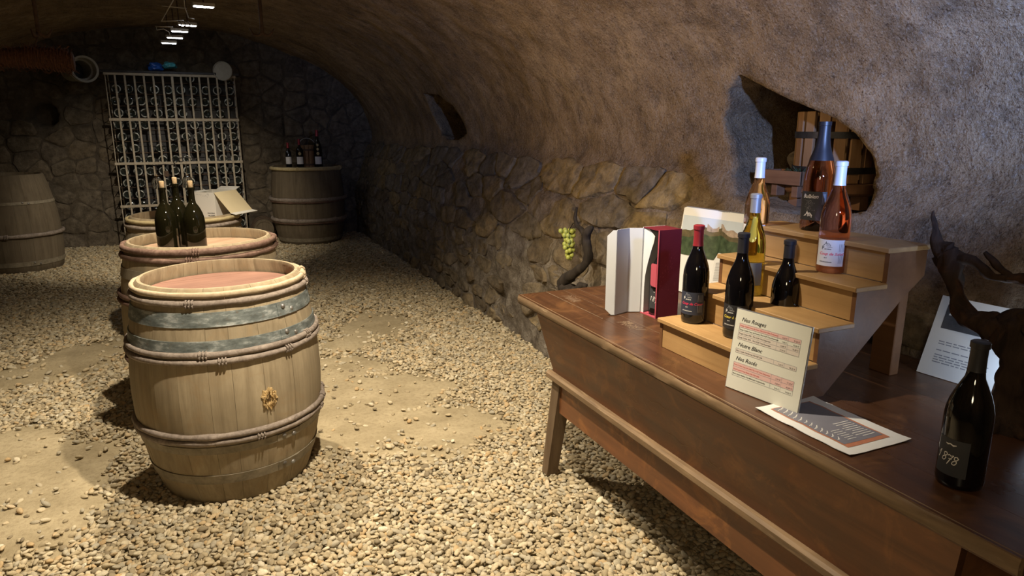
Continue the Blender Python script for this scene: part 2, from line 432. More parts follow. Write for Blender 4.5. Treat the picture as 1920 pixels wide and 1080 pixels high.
def text_mesh(body, size, shear=0.0, align='LEFT', res=2, bold=0.0, space=1.0):
    cu = bpy.data.curves.new('lettering', 'FONT')
    cu.body = body; cu.size = size; cu.shear = shear; cu.align_x = align; cu.resolution_u = res; cu.offset = bold
    cu.space_character = space
    o = bpy.data.objects.new('lettering', cu); COL.objects.link(o)
    dg = bpy.context.evaluated_depsgraph_get()
    me = bpy.data.meshes.new_from_object(o.evaluated_get(dg))
    vs = [v.co.copy() for v in me.vertices]; fs = [tuple(p.vertices) for p in me.polygons]
    bpy.data.objects.remove(o); bpy.data.curves.remove(cu); bpy.data.meshes.remove(me)
    return vs, fs

def put_text(mb, body, size, x, y, mapf, rot=0.0, **kw):
    vs, fs = text_mesh(body, size, **kw)
    c, s = cos(rot), sin(rot)
    mb.add([mapf(x + v.x * c - v.y * s, y + v.x * s + v.y * c) for v in vs], fs)

# ------------------------------------------------------------------ cellar shell
XR0 = [0, .6, 1.0, 1.33]; XRV = [2.02, 2.03, 2.13, 2.30]
def right_profile():
    pts = []
    for z in np.arange(-0.06, 1.33, 0.03): pts.append((float(np.interp(z, XR0, XRV)), float(z)))
    n = 170
    for i in range(n + 1):
        a = pi / 2 * i / n * 2
        pts.append((-.25 + 2.55 * cos(a), 1.33 + 1.42 * sin(a)))
    for z in np.arange(1.30, -0.1, -0.15): pts.append((-2.80, float(z)))
    return pts
PROF = right_profile()
# resample by arc length: fine on the right half, coarse on the left
def resample(pts, steps):
    d = [0]
    for a, b in zip(pts, pts[1:]): d.append(d[-1] + math.hypot(b[0] - a[0], b[1] - a[1]))
    return [(float(np.interp(s, d, [p[0] for p in pts])), float(np.interp(s, d, [p[1] for p in pts]))) for s in steps if s <= d[-1]], d[-1]
_, LEN = resample(PROF, [0])
PR, _ = resample(PROF, list(np.arange(0, 5.0, 0.03)) + list(np.arange(5.0, LEN, 0.09)) + [LEN])

def fr(p, o=4): return noise.fractal(p, 1.0, 2.0, o)
def wall_disp(x, y, z):
    w = max(0.0, min(1.0, (1.45 - z) / 0.35))
    p = Vector((x, y, z))
    v = 0.035 * noise.noise(p * 0.9) + 0.016 * fr(p * 4.5, 5)
    r = 0.026 * fr(p * 3.2, 5) + 0.012 * fr(Vector((x * 9, y * 5, z * 11)), 3) + 0.020 * (1 - abs(noise.noise(p * 7.0)) * 2) * (1.2 if z < .6 else .6)
    return v * (1 - w * 0.6) + r * w
def prof_normal(i):
    a = PR[max(0, i - 1)]; b = PR[min(len(PR) - 1, i + 1)]
    dx, dz = b[0] - a[0], b[1] - a[1]; l = math.hypot(dx, dz) or 1
    return (-dz / l, dx / l)      # points into the room
YS = list(np.arange(-2.0, 0.6, 0.12)) + list(np.arange(0.6, 7.6, 0.03)) + list(np.arange(7.6, 10.5, 0.05))
YEND = 10.25
def shell_grid():
    nrm = [prof_normal(i) for i in range(len(PR))]
    return [[(lambda d: (PR[i][0] + nrm[i][0] * d, y, PR[i][1] + nrm[i][1] * d))(wall_disp(PR[i][0], y, PR[i][1])) for y in YS] for i in range(len(PR))]
GRID = shell_grid()
i_wall = next(i for i, p in enumerate(PR) if p[1] > 1.95)
i_left = len(PR) - 1 - next(i for i, p in enumerate(PR[::-1]) if p[1] > 1.33)

def wall_at(y, z):
    """point on the right wall (displaced) at y, z"""
    d = wall_disp(0, 0, 0) * 0
    i = min(range(0, i_wall + 30), key=lambda k: abs(PR[k][1] - z))
    j = min(range(len(YS)), key=lambda k: abs(YS[k] - y))
    n = prof_normal(i)
    return Vector(GRID[i][j]), Vector((n[0], 0, n[1]))

def inside(poly, x, y):
    r = False; n = len(poly)
    for i in range(n):
        (x1, y1), (x2, y2) = poly[i], poly[(i + 1) % n]
        if (y1 > y) != (y2 > y) and x < (x2 - x1) * (y - y1) / (y2 - y1) + x1: r = not r
    return r
def nearest(poly, x, y):
    best = None
    for i in range(len(poly)):
        a, b = Vector(poly[i]), Vector(poly[(i + 1) % len(poly)]); p = Vector((x, y)); ab = b - a
        t = max(0, min(1, (p - a).dot(ab) / ab.length_squared)); q = a + ab * t; d = (p - q).length
        if best is None or d < best[0]: best = (d, q)
    return best[1]

NICHE = [(2.50, 1.735), (2.60, 1.675), (2.68, 1.54), (2.66, 1.46), (2.62, 1.37), (2.60, 1.28), (2.52, 1.19), (2.25, 1.15), (1.92, 1.16), (1.755, 1.205), (1.80, 1.32), (1.83, 1.40), (1.925, 1.485), (2.02, 1.54), (2.23, 1.615)]
NOTCH = [(7.07, 1.85), (6.66, 1.815), (6.376, 1.70), (6.23, 1.52), (6.20, 1.45), (6.48, 1.385), (6.80, 1.38), (7.04, 1.44), (7.14, 1.64)]

def strip_mesh(i0, i1):
    vs = [GRID[i][j] for i in range(i0, i1 + 1) for j in range(len(YS))]; n = len(YS)
    fs = [((i) * n + j, (i) * n + j + 1, (i + 1) * n + j + 1, (i + 1) * n + j) for i in range(i1 - i0) for j in range(n - 1)]
    return vs, fs

def build_right_wall():
    vs, fs = strip_mesh(0, i_wall)
    bm = bmesh.new(); bv = [bm.verts.new(v) for v in vs]
    for f in fs: bm.faces.new([bv[i] for i in f])
    for poly, steps, flare in ((NICHE, [.05, .06, .07, .08, .09, .10, .10, .10], 0.012), (NOTCH, [.05, .06, .08, .10, .12, .14, .14], 0.035)):
        dead = [f for f in bm.faces if inside(poly, f.calc_center_median().y, f.calc_center_median().z)]
        bmesh.ops.delete(bm, geom=dead, context='FACES')
        cy = sum(p[0] for p in poly) / len(poly); cz = sum(p[1] for p in poly) / len(poly)
        es = [e for e in bm.edges if e.is_boundary and all(min(p[0] for p in poly) - .12 < v.co.y < max(p[0] for p in poly) + .12 and min(p[1] for p in poly) - .1 < v.co.z < max(p[1] for p in poly) + .1 and v.co.z > .5 for v in e.verts)
              and all(v.co.z < PR[i_wall][1] - .005 for v in e.verts)]
        for v in {v for e in es for v in e.verts}:
            q = nearest(poly, v.co.y, v.co.z)
            k = 0.9; v.co.y += (q.x - v.co.y) * k; v.co.z += (q.y - v.co.z) * k
        for st in steps:
            r = bmesh.ops.extrude_edge_only(bm, edges=es)
            es = [g for g in r['geom'] if isinstance(g, bmesh.types.BMEdge)]
            for v in [g for g in r['geom'] if isinstance(g, bmesh.types.BMVert)]:
                dy, dz = v.co.y - cy, v.co.z - cz; l = math.hypot(dy, dz) or 1
                nz = noise.noise(v.co * 9) * 0.016
                v.co.x += st; v.co.y += dy / l * (flare + nz); v.co.z += dz / l * (flare * .4 + nz)
        bmesh.ops.holes_fill(bm, edges=es, sides=0)
        cap = [f for f in bm.faces if len(f.verts) > 8]
        r = bmesh.ops.poke(bm, faces=cap)
    bmesh.ops.recalc_face_normals(bm, faces=bm.faces[:])
    me = bpy.data.meshes.new('wall_right'); bm.to_mesh(me); bm.free()
    me.materials.append(M_MASON); me.polygons.foreach_set('use_smooth', [True] * len(me.polygons))
    return me
wall_right = tag(link('wall_right', build_right_wall()), kind='structure')
def strip_obj(name, i0, i1):
    vs, fs = strip_mesh(i0, i1); return tag(MB().add(vs, fs).obj(name, M_MASON, None, 180), kind='structure')
ceiling = strip_obj('ceiling', i_wall, i_left)
wall_left = strip_obj('wall_left', i_left, len(PR) - 1)

# end wall, with a round socket hole at upper left, and a plain wall behind the camera
def end_disp(x, z):
    p = Vector((x, 31.0, z))
    d = 0.035 * fr(p * 2.6, 5) + 0.015 * (1 - 2 * abs(noise.noise(p * 6)))
    h = math.hypot(x + 1.745, z - 1.655)
    return d - 0.30 * max(0, min(1, (0.15 - h) / 0.03))
def end_wall():
    xs = np.arange(-3.0, 2.65, 0.04); zs = np.arange(-0.06, 2.95, 0.04)
    vs = [(float(x), YEND - end_disp(x, z), float(z)) for z in zs for x in xs]; n = len(xs)
    fs = [(j * n + i, j * n + i + 1, (j + 1) * n + i + 1, (j + 1) * n + i) for j in range(len(zs) - 1) for i in range(n - 1)]
    return tag(MB().add(vs, fs).obj('wall_back', M_MASON_DARK, None, 180), kind='structure')
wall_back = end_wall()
tag(MB().add([(-3, -1.98, -.1), (2.6, -1.98, -.1), (2.6, -1.98, 2.9), (-3, -1.98, 2.9)], [(0, 1, 2, 3)]).obj('wall_front', M_MASON), kind='structure')

# rubble stones, one object each
def clip(poly, a, b):
    """keep the side of the bisector of a,b nearer to a"""
    m = (a + b) / 2; d = b - a; out = []
    for i in range(len(poly)):
        p, q = poly[i], poly[(i + 1) % len(poly)]
        sp, sq = (p - m).dot(d), (q - m).dot(d)
        if sp <= 0: out.append(p)
        if sp * sq < 0: out.append(p + (q - p) * (sp / (sp - sq)))
    return out
def voronoi(seeds, box):
    cells = []
    for i, a in enumerate(seeds):
        poly = [a + Vector(c) for c in ((-box, -box), (box, -box), (box, box), (-box, box))]
        for j, b in enumerate(seeds):
            if i != j and (b - a).length < 2.2 * box: poly = clip(poly, a, b)
            if not poly: break
        cells.append(poly)
    return cells
def stone_obj(poly, mapf, proud, parent, mat, shrink=0.9, rng=random):
    c = sum(poly, Vector((0, 0))) / len(poly)
    pts = []
    for i in range(len(poly)):
        a, b = poly[i], poly[(i + 1) % len(poly)]
        k = max(1, int((b - a).length / 0.045))
        for t in range(k): pts.append(a + (b - a) * (t / k))
    # soften the corners
    pts = [(pts[i - 1] + pts[i] * 6 + pts[(i + 1) % len(pts)]) / 8 for i in range(len(pts))]
    n = len(pts); vs = []; fs = []
    s0 = rng.random() * 50
    for k, (sc, h) in enumerate(((shrink, -0.03), (shrink * .995, proud * .45), (shrink * .92, proud * .95), (shrink * .68, proud * 1.05), (shrink * .36, proud * 1.0))):
        for i, p in enumerate(pts):
            j = 1 + 0.13 * noise.noise(Vector((p.x * 11 + s0, p.y * 11, k * .5))) + 0.10 * noise.noise(Vector((p.x * 34 + s0, p.y * 34, k * .9)))
            q = c + (p - c) * (sc * j)
            hh = h + (0.012 * noise.noise(Vector((q.x * 12, q.y * 12, s0))) + 0.007 * noise.noise(Vector((q.x * 31, q.y * 31, s0))) if k else 0)
            vs.append(mapf(q.x, q.y, hh))
    vs.append(mapf(c.x, c.y, proud))
    for k in range(4):
        for i in range(n):
            j = (i + 1) % n; fs.append((k * n + i, k * n + j, (k + 1) * n + j, (k + 1) * n + i))
    for i in range(n): fs.append((4 * n + i, 4 * n + (i + 1) % n, 5 * n))
    o = MB().add(vs, fs).obj('stone', mat, parent, 50)
    return o
def right_map(y, z, h):
    p, n = wall_at(y, max(0.0, z)); b = wall_disp(0, y, z) * 0
    return Vector((p.x, y, z)) + n * h
KY = 2.3      # stones are laid about this much wider than high
def right_stones():
    rng = random.Random(11)
    big = [(4.16, 1.165), (3.63, 1.165), (3.28, 1.17), (2.97, 1.135), (5.9, 1.2), (4.77, 1.15), (4.75, .92), (5.81, .90), (3.95, .92), (5.30, 1.05), (5.15, .70), (6.6, 1.08), (7.3, 1.1)]
    seeds = [Vector((y / KY, z)) for y, z in big]; ochre = {0, 1, 3, 4}; nb = len(big)
    z = .05; row = 0
    while z < 1.27:
        y = 0.5 + (row % 2) * .18 + rng.random() * .1
        st = .27 if z < .6 else .36
        while y < 10.1:
            s = Vector(((y + rng.uniform(-.09, .09)) / KY, z + rng.uniform(-.045, .045)))
            if all(math.hypot(s.x - b.x, s.y - b.y) > (.10 if k > 3 else .11) for k, b in enumerate(seeds[:nb])): seeds.append(s)
            y += st * rng.uniform(.7, 1.35)
        z += .125 if z < .6 else .165; row += 1
    n = len(seeds)
    ghosts = [Vector(((.3 + .3 * k) / KY, 1.40 + .03 * (k % 2))) for k in range(34)] + [Vector(((.3 + .3 * k) / KY, -.06)) for k in range(34)] + [Vector((.1, .1 + .16 * k)) for k in range(8)]
    cells = voronoi(seeds + ghosts, 0.22)
    for i, poly in enumerate(cells[:n]):
        if len(poly) < 3: continue
        poly = [Vector((p.x * KY, p.y)) for p in poly]; sx, sy = seeds[i].x * KY, seeds[i].y
        if sx < 2.45 and sy < .74: continue                       # behind the table
        if sx < 2.62 and sy > .98: continue                       # plastered over
        if any(inside(NICHE, p.x, p.y) for p in poly): continue
        low = sy < 0.60
        if i >= nb and rng.random() < (.25 if low else .10): continue
        pr = rng.uniform(-.006, .024) if low else rng.uniform(.006, .030)
        sh = rng.uniform(.76, .95) if low else rng.uniform(.90, .98)
        if i < nb: pr, sh = .028, .94
        stone_obj(poly, right_map, pr, wall_right, M_STONE_OCHRE if i in ochre else M_STONE, sh, rng)
right_stones()
def end_map(x, z, h): return Vector((x, YEND - end_disp(x, z) - h, z))
def end_stones():
    rng = random.Random(5); seeds = []
    x = -2.55
    while x < 2.2:
        z = .08
        while z < 2.6:
            top = 1.33 + 1.42 * sqrt(max(0, 1 - ((x + .25) / 2.55) ** 2))
            if z < top - .02: seeds.append(Vector((x + rng.uniform(-.09, .09), z + rng.uniform(-.04, .04))))
            z += rng.uniform(.15, .22)
        x += .29
    for s, poly in zip(seeds, voronoi(seeds, .34)):
        if len(poly) < 3: continue
        if -1.0 < s.x < .42 and s.y < 2.0: continue                 # behind the bottle cage
        if math.hypot(s.x + 1.745, s.y - 1.655) < .27: continue
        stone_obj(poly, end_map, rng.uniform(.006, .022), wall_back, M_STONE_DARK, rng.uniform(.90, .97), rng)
end_stones()

# ------------------------------------------------------------------ floor and gravel
PATCHES = [((0.80, 3.72), .50, .34), ((0.62, 4.20), .34, .30), ((1.02, 3.15), .30, .32), ((0.62, 3.35), .30, .35), ((1.12, 5.15), .26, .38), ((0.8, 4.75), .2, .2),
           ((-0.80, 3.40), .30, .36), ((-0.72, 3.0), .20, .26), ((-1.0, 3.75), .26, .3), ((-0.92, 5.15), .28, .32), ((-1.15, 4.9), .25, .2), ((-.62, 5.5), .15, .25)]
def bare(x, y):
    m = 0
    for (cx, cy), a, b in PATCHES:
        m = max(m, 1.35 - math.hypot((x - cx) / a, (y - cy) / b))
    m += 0.35 * noise.noise(Vector((x * 4, y * 4, 2))) + .15 * noise.noise(Vector((x * 11, y * 11, 5)))
    return m
def floor_z(x, y):
    b = max(0, min(1, (bare(x, y) - .1) / .5))
    return -0.022 + 0.012 * noise.noise(Vector((x * 1.2, y * 1.2, 0))) + b * 0.020 + 0.004 * noise.noise(Vector((x * 7, y * 7, 1))) * b
def build_floor():
    xs = np.arange(-3.0, 2.75, 0.05); ys = np.arange(-2.0, 10.5, 0.05); n = len(xs)
    vs = [(float(x), float(y), floor_z(x, y)) for y in ys for x in xs]
    fs = [(j * n + i, j * n + i + 1, (j + 1) * n + i + 1, (j + 1) * n + i) for j in range(len(ys) - 1) for i in range(n - 1)]
    return tag(MB().add(vs, fs).obj('floor', M_EARTH, None, 180), kind='structure')
floor = build_floor()

def in_view(x, y):
    dx, dy = x * cos(YAW) - y * sin(YAW), x * sin(YAW) + y * cos(YAW)     # camera right, forward on the ground
    return dy > 0.9 and abs(dx) < 0.80 * (dy + 0.35) + .8
def gravel_points():
    rng = random.Random(3); P = []
    def layer(step, z0, smin, smax, ymin, ymax, keep):
        y = ymin
        while y < ymax:
            x = -2.75
            while x < 2.15:
                px, py = x + rng.uniform(-.5, .5) * step, y + rng.uniform(-.5, .5) * step
                if in_view(px, py) and px < 2.12 and rng.random() < keep:
                    b = bare(px, py)
                    if b > .55: ok = rng.random() < .03
                    elif b > .2: ok = rng.random() < .30
                    else: ok = True
                    if ok:
                        s = rng.uniform(smin, smax) * rng.choice((.8, 1, 1, 1.2)); dd = max(0, min(1, b * 2))
                        P.append((px, py, z0 + floor_z(px, py) + .022 - .004 * dd - (.008 * dd if b < .55 else .006),
                                  rng.uniform(-.45, .45), rng.uniform(-.45, .45), rng.uniform(0, 6.28),
                                  s * rng.uniform(1.0, 1.55), s * rng.uniform(.8, 1.05), s * rng.uniform(.45, .75)))
                x += step
            y += step
    layer(.0185, -.010, .0085, .0125, 0.7, 4.4, 1.0)
    layer(.026, -.001, .0085, .0130, 0.7, 4.4, .8)
    layer(.024, -.010, .0105, .0150, 4.4, 10.2, 1.0)
    layer(.036, -.001, .0105, .0160, 4.4, 10.2, .8)
    return P
PTS = gravel_points()
# the pebbles that show largest are objects of their own, children of the floor
def view_depth(p):
    return p[0] * sin(YAW) + p[1] * cos(YAW)
def shows(p):
    dx, dy = p[0] * cos(YAW) - p[1] * sin(YAW), view_depth(p)
    zc = dy * cos(PITCH) + 1.5 * sin(PITCH); yc = (dy * sin(PITCH) - 1.5 * cos(PITCH))
    u = 960 + 1280 * dx / zc; v = 540 - 1280 * yc / zc
    return -5 < u < 1500 and v < 1080 and not (p[0] > 1.12 and p[1] < 2.7)
def pebble_mesh(seed, sub=2):
    bm = bmesh.new(); bmesh.ops.create_icosphere(bm, subdivisions=sub, radius=1.0)
    for v in bm.verts:
        n = noise.noise(v.co * 1.1 + Vector((seed * 7.3, 0, 0))) * .38 + noise.noise(v.co * 2.3 + Vector((0, seed * 3.1, 0))) * .12
        v.co *= 1 + n
    me = bpy.data.meshes.new('pebble'); bm.to_mesh(me); bm.free()
    me.materials.append(M_PEB); me.polygons.foreach_set('use_smooth', [True] * len(me.polygons)); return me
PEB = [pebble_mesh(k) for k in range(5)]
order = sorted(range(len(PTS)), key=lambda i: view_depth(PTS[i]) - (PTS[i][2] * 14))
near = [i for i in order if shows(PTS[i])][:300]; near_set = set(near)
for k, i in enumerate(near):
    p = PTS[i]; o = link('pebble', PEB[k % 5], floor)
    o.location = p[:3]; o.rotation_euler = p[3:6]; o.scale = p[6:9]
REST = [p for i, p in enumerate(PTS) if i not in near_set]
def gravel():
    me = bpy.data.meshes.new('gravel'); me.from_pydata([p[:3] for p in REST], [], [])
    for nm, a in (('rot', 3), ('scl', 6)):
        at = me.attributes.new(nm, 'FLOAT_VECTOR', 'POINT')
        at.data.foreach_set('vector', [c for p in REST for c in p[a:a + 3]])
    o = link('gravel', me)
    tag(o, 'loose beige and grey gravel covering the cellar floor around the barrels', 'gravel', None, 'stuff')
    ng = bpy.data.node_groups.new('gravel_scatter', 'GeometryNodeTree')
    ng.interface.new_socket('Geometry', in_out='INPUT', socket_type='NodeSocketGeometry')
    ng.interface.new_socket('Geometry', in_out='OUTPUT', socket_type='NodeSocketGeometry')
    N = ng.nodes.new; L = ng.links.new
    gi, go = N('NodeGroupInput'), N('NodeGroupOutput')
    join = N('GeometryNodeJoinGeometry')
    for k in range(5):
        ico = N('GeometryNodeMeshIcoSphere'); ico.inputs['Radius'].default_value = 1; ico.inputs['Subdivisions'].default_value = 2
        ps = N('GeometryNodeInputPosition'); nz = N('ShaderNodeTexNoise'); nz.noise_dimensions = '4D'
        nz.inputs['W'].default_value = k * 5.7; nz.inputs['Scale'].default_value = .75; nz.inputs['Detail'].default_value = 1.5
        sub = N('ShaderNodeVectorMath'); sub.operation = 'SUBTRACT'; sub.inputs[1].default_value = (.5, .5, .5)
        L(ps.outputs[0], nz.inputs['Vector']); L(nz.outputs['Color'], sub.inputs[0])
        mul = N('ShaderNodeVectorMath'); mul.operation = 'SCALE'; mul.inputs['Scale'].default_value = 1.2; L(sub.outputs[0], mul.inputs[0])
        sp = N('GeometryNodeSetPosition'); L(ico.outputs['Mesh'], sp.inputs['Geometry']); L(mul.outputs[0], sp.inputs['Offset'])
        sm = N('GeometryNodeSetShadeSmooth'); L(sp.outputs[0], sm.inputs[0])
        mt = N('GeometryNodeSetMaterial'); mt.inputs['Material'].default_value = M_PEB; L(sm.outputs[0], mt.inputs[0])
        g2 = N('GeometryNodeGeometryToInstance'); L(mt.outputs[0], g2.inputs[0]); L(g2.outputs[0], join.inputs[0])
    iop = N('GeometryNodeInstanceOnPoints'); iop.inputs['Pick Instance'].default_value = True
    L(gi.outputs[0], iop.inputs['Points']); L(join.outputs[0], iop.inputs['Instance'])
    ra = N('GeometryNodeInputNamedAttribute'); ra.data_type = 'FLOAT_VECTOR'; ra.inputs['Name'].default_value = 'rot'
    er = N('FunctionNodeEulerToRotation'); L(ra.outputs[0], er.inputs[0]); L(er.outputs[0], iop.inputs['Rotation'])
    sa = N('GeometryNodeInputNamedAttribute'); sa.data_type = 'FLOAT_VECTOR'; sa.inputs['Name'].default_value = 'scl'
    L(sa.outputs[0], iop.inputs['Scale'])
    L(iop.outputs[0], go.inputs[0])
    md = o.modifiers.new('scatter', 'NODES'); md.node_group = ng
    me.materials.append(M_PEB)
gravel()

# ------------------------------------------------------------------ barrels
def stave_mesh(mb, rf, H, a0, a1, thick, jit, top_in=0.012):
    zs = [0, .012] + [H * t for t in (.1, .2, .3, .4, .5, .6, .7, .8, .9)] + [H - .014, H]
    n = 4; rows = []
    for k, z in enumerate(zs):
        r = rf(z) + jit
        bev = .008 if k in (0, len(zs) - 1) else 0
        o = [((r - bev) * cos(a0 + (a1 - a0) * i / (n - 1)), (r - bev) * sin(a0 + (a1 - a0) * i / (n - 1)), z) for i in range(n)]
        ri = r - thick + (.006 if k in (0, len(zs) - 1) else 0)
        o += [(ri * cos(a1), ri * sin(a1), z), (ri * cos((a0 + a1) / 2), ri * sin((a0 + a1) / 2), z), (ri * cos(a0), ri * sin(a0), z)]
        rows.append(o)
    m = len(rows[0]); vs = [p for r in rows for p in r]; fs = []
    for k in range(len(rows) - 1):
        for i in range(m):
            j = (i + 1) % m; fs.append((k * m + i, k * m + j, (k + 1) * m + j, (k + 1) * m + i))
    fs.append(tuple(range(m))[::-1]); fs.append(tuple((len(rows) - 1) * m + i for i in range(m)))
    return mb.add(vs, fs)

def barrel(label, x, y, H, rtop, rmid, rbot, hoops, stave_mat, head_mat, nst=24, rz=0, seed=0, group=None, head_drop=.058, z0=-.012, zmid=.5, tilt=(0, 0), name='wine_barrel', cat='barrel'):
    rng = random.Random(seed)
    t = thing(name, label, cat, (x, y, z0), rz, group, (tilt[0], tilt[1], rz))
    def rf(z):
        u = z / H
        if u > zmid: k = (u - zmid) / (1 - zmid); return rmid + (rtop - rmid) * k * k
        k = (zmid - u) / zmid; return rmid + (rbot - rmid) * k * k
    ws = [rng.uniform(.7, 1.3) for _ in range(nst)]; tot = sum(ws); a = 0
    for w in ws:
        da = 2 * pi * w / tot; g = .0005 / rmid
        stave_mesh(MB(), rf, H, a + g, a + da - g, .026, rng.uniform(-.0006, .0006)).obj('stave', stave_mat, t, 35)
        a += da
    # head: boards cut to a disc, recessed below the chime
    rh = rtop - .022; nb = 7; zt = H - head_drop
    wid = 2 * rh / nb
    for k in range(nb):
        y0 = -rh + k * wid + .0007; y1 = y0 + wid - .0014; m = 7
        lo = [(-sqrt(max(0, rh * rh - yy * yy)), yy) for yy in np.linspace(y0, y1, m)]
        hi = [(-xx, yy) for xx, yy in lo][::-1]
        poly = [(float(p[0]), float(p[1])) for p in lo[::-1]] + [(float(p[0]), float(p[1])) for p in hi[::-1]]
        # remove doubled end points
        q = [p for i, p in enumerate(poly) if math.hypot(p[0] - poly[i - 1][0], p[1] - poly[i - 1][1]) > 1e-5]
        MB().prism(q[::-1] if sum((q[i - 1][0] * q[i][1] - q[i][0] * q[i - 1][1]) for i in range(len(q))) < 0 else q, .02, Matrix.Translation((0, 0, zt - .02 - rng.uniform(0, .0012)))).obj('head_board', head_mat, t)
    MB().lathe([(rbot - .03, .04), (rbot - .03, .06)], 32).obj('bottom_head', stave_mat, t)
    for kind, z, w, mat in hoops:
        if kind == 'flat':
            p = [(rf(z - w / 2) + .0005, z - w / 2), (rf(z - w / 2) + .004, z - w / 2), (rf(z + w / 2) + .004, z + w / 2), (rf(z + w / 2) + .0005, z + w / 2)]
            h = MB().lathe(p, 72, None, True).obj('steel_hoop', mat, t, 40)
            base = rng.uniform(-1.35, -1.15)
            # overlapping end of the band, then two pairs of rivets
            for q, dz in ((0, .18), (.13, -.18)):
                aa = base + q
                for dd in (0,):
                    c = rf(z) + .006
                    MB().lathe([(.0105, -.002), (.0095, .003), (.005, .006), (0, .007)], 10, Matrix.Translation((c * cos(aa), c * sin(aa), z + dz * w)) @ Matrix.Rotation(aa, 4, 'Z') @ Matrix.Rotation(pi / 2, 4, 'Y')).obj('rivet', M_RIVET, h, 60)
            pts = []
            r0 = rf(z) + .0058
            mb = MB(); vs = []; n = 8
            for i in range(n + 1):
                aa = base - .08 + i * .0375
                for (rr, zz) in ((rf(z - w / 2) + .004, z - w / 2 + .001), (rf(z - w / 2) + .0065, z - w / 2 + .001), (rf(z + w / 2) + .0065, z + w / 2 - .001), (rf(z + w / 2) + .004, z + w / 2 - .001)):
                    vs.append((rr * cos(aa), rr * sin(aa), zz))
            fs = [(4 * i + k, 4 * i + 4 + k, 4 * i + 4 + (k + 1) % 4, 4 * i + (k + 1) % 4) for i in range(n) for k in range(4)] + [(0, 1, 2, 3), (4 * n + 3, 4 * n + 2, 4 * n + 1, 4 * n)]
            mb.add(vs, fs).obj('band_overlap', mat, h, 30)
        else:
            h = MB().ring(rf(z) + w * .55, w, z, 96, 7, .28, seed=rng.random() * 30, squash=.85).obj('wooden_hoop', mat, t, 180)
            for q in range(2):
                aa = rng.uniform(-2.6, -.2)
                mb = MB()
                for d in (0, .012, .024):
                    R = rf(z) + w * .55; ca = aa + d / R
                    cpos = Vector((R * cos(ca), R * sin(ca), z)); u = Vector((cos(ca), sin(ca), 0))
                    loop = [cpos + u * ((w * .85 + .003) * cos(b)) + Vector((0, 0, 1)) * ((w + .003) * sin(b)) for b in np.linspace(0, 2 * pi, 11)]
                    mb.tube(loop, .0035, 5)
                mb.obj('hoop_binding', mat, h, 180)
    return t, rf

W, S = 'wood', 'flat'
b1, rf1 = barrel('oak barrel with bare stained top and torn bung hole, nearest of the row', 0.016, 3.10, .915, .323, .384, .300,
    [(W, .893, .0125, M_HOOP_PALE), (W, .862, .0125, M_HOOP_GREY), (S, .800, .055, M_ZINC), (S, .700, .040, M_ZINC), (W, .668, .0125, M_HOOP_GREY), (W, .640, .0125, M_HOOP_GREY),
     (W, .335, .0125, M_HOOP_GREY), (W, .308, .0125, M_HOOP_GREY), (S, .270, .032, M_BAND), (S, .130, .042, M_BAND)], M_STAVE, M_HEAD, 22, .25, 3)
# torn bung hole on the belly
def bung():
    a = atan2(2.725 - 3.10, .138) - .25; z = .456; r = rf1(z); rng = random.Random(9)
    mtx = Matrix.Rotation(a, 4, 'Z') @ Matrix.Translation((r, 0, z)) @ Matrix.Rotation(pi / 2, 4, 'Y')
    # local x points down the stave, y round the barrel
    def crater(rad, h, amp, k0, mat, name, ctr=(0, 0)):
        n = 30; vs = [Vector((ctr[0], ctr[1], h))]
        for ring, (f, hh) in enumerate(((.55, h), (1, h * .9), (1.02, -.003))):
            for i in range(n):
                q = 2 * pi * i / n; rr = rad * (1 + amp * noise.noise(Vector((cos(q) * 2.5 + k0, sin(q) * 2.5, 0))) * (1 if ring else .6))
                vs.append(Vector((ctr[0] + rr * f * 1.2 * cos(q), ctr[1] + rr * f * sin(q), hh + (.003 * noise.noise(Vector((q * 3, ring, k0))) if ring < 2 else 0))))
        fs = [(0, 1 + i, 1 + (i + 1) % n) for i in range(n)]
        for r_ in range(2): fs += [(1 + r_ * n + i, 1 + r_ * n + n + i, 1 + r_ * n + n + (i + 1) % n, 1 + r_ * n + (i + 1) % n) for i in range(n)]
        MB().add(vs, fs, mtx).obj(name, mat, b1)
    crater(.029, .003, .7, 3.0, M_SPLINT, 'torn_patch')
    crater(.013, .0045, .8, 8.0, M_BUNG, 'bung_hole', (-.002, -.004))  # dark mottled brown disc set over the torn patch
    mb = MB()
    for k in range(70):
        q = rng.uniform(0, 2 * pi); r0 = rng.uniform(.012, .030)
        b_ = Vector((r0 * 1.2 * cos(q), r0 * sin(q), .002)); L = rng.uniform(.006, .020) * (1.3 if cos(q) > .2 else 1); wd = rng.uniform(.0008, .0026)
        d = Vector((1 if rng.random() < .7 else -1, rng.uniform(-.5, .5), 0)).normalized(); v = Vector((-d.y, d.x, 0)); h = rng.uniform(.002, .010)
        p = [b_ - v * wd, b_ + v * wd, b_ + d * L * .6 + v * wd * .7 + Vector((0, 0, h)), b_ + d * L + Vector((0, 0, h * .6)), b_ + d * L * .6 - v * wd * .7 + Vector((0, 0, h))]
        lo = [x_ + Vector((0, 0, -.0018)) for x_ in p]
        mb.add(p + lo, [(0, 1, 2, 3, 4), (9, 8, 7, 6, 5)] + [(i, (i + 1) % 5, 5 + (i + 1) % 5, 5 + i) for i in range(5)], mtx)
    mb.obj('torn_splinters', M_SPLINT, b1)['kind'] = 'stuff'
bung()

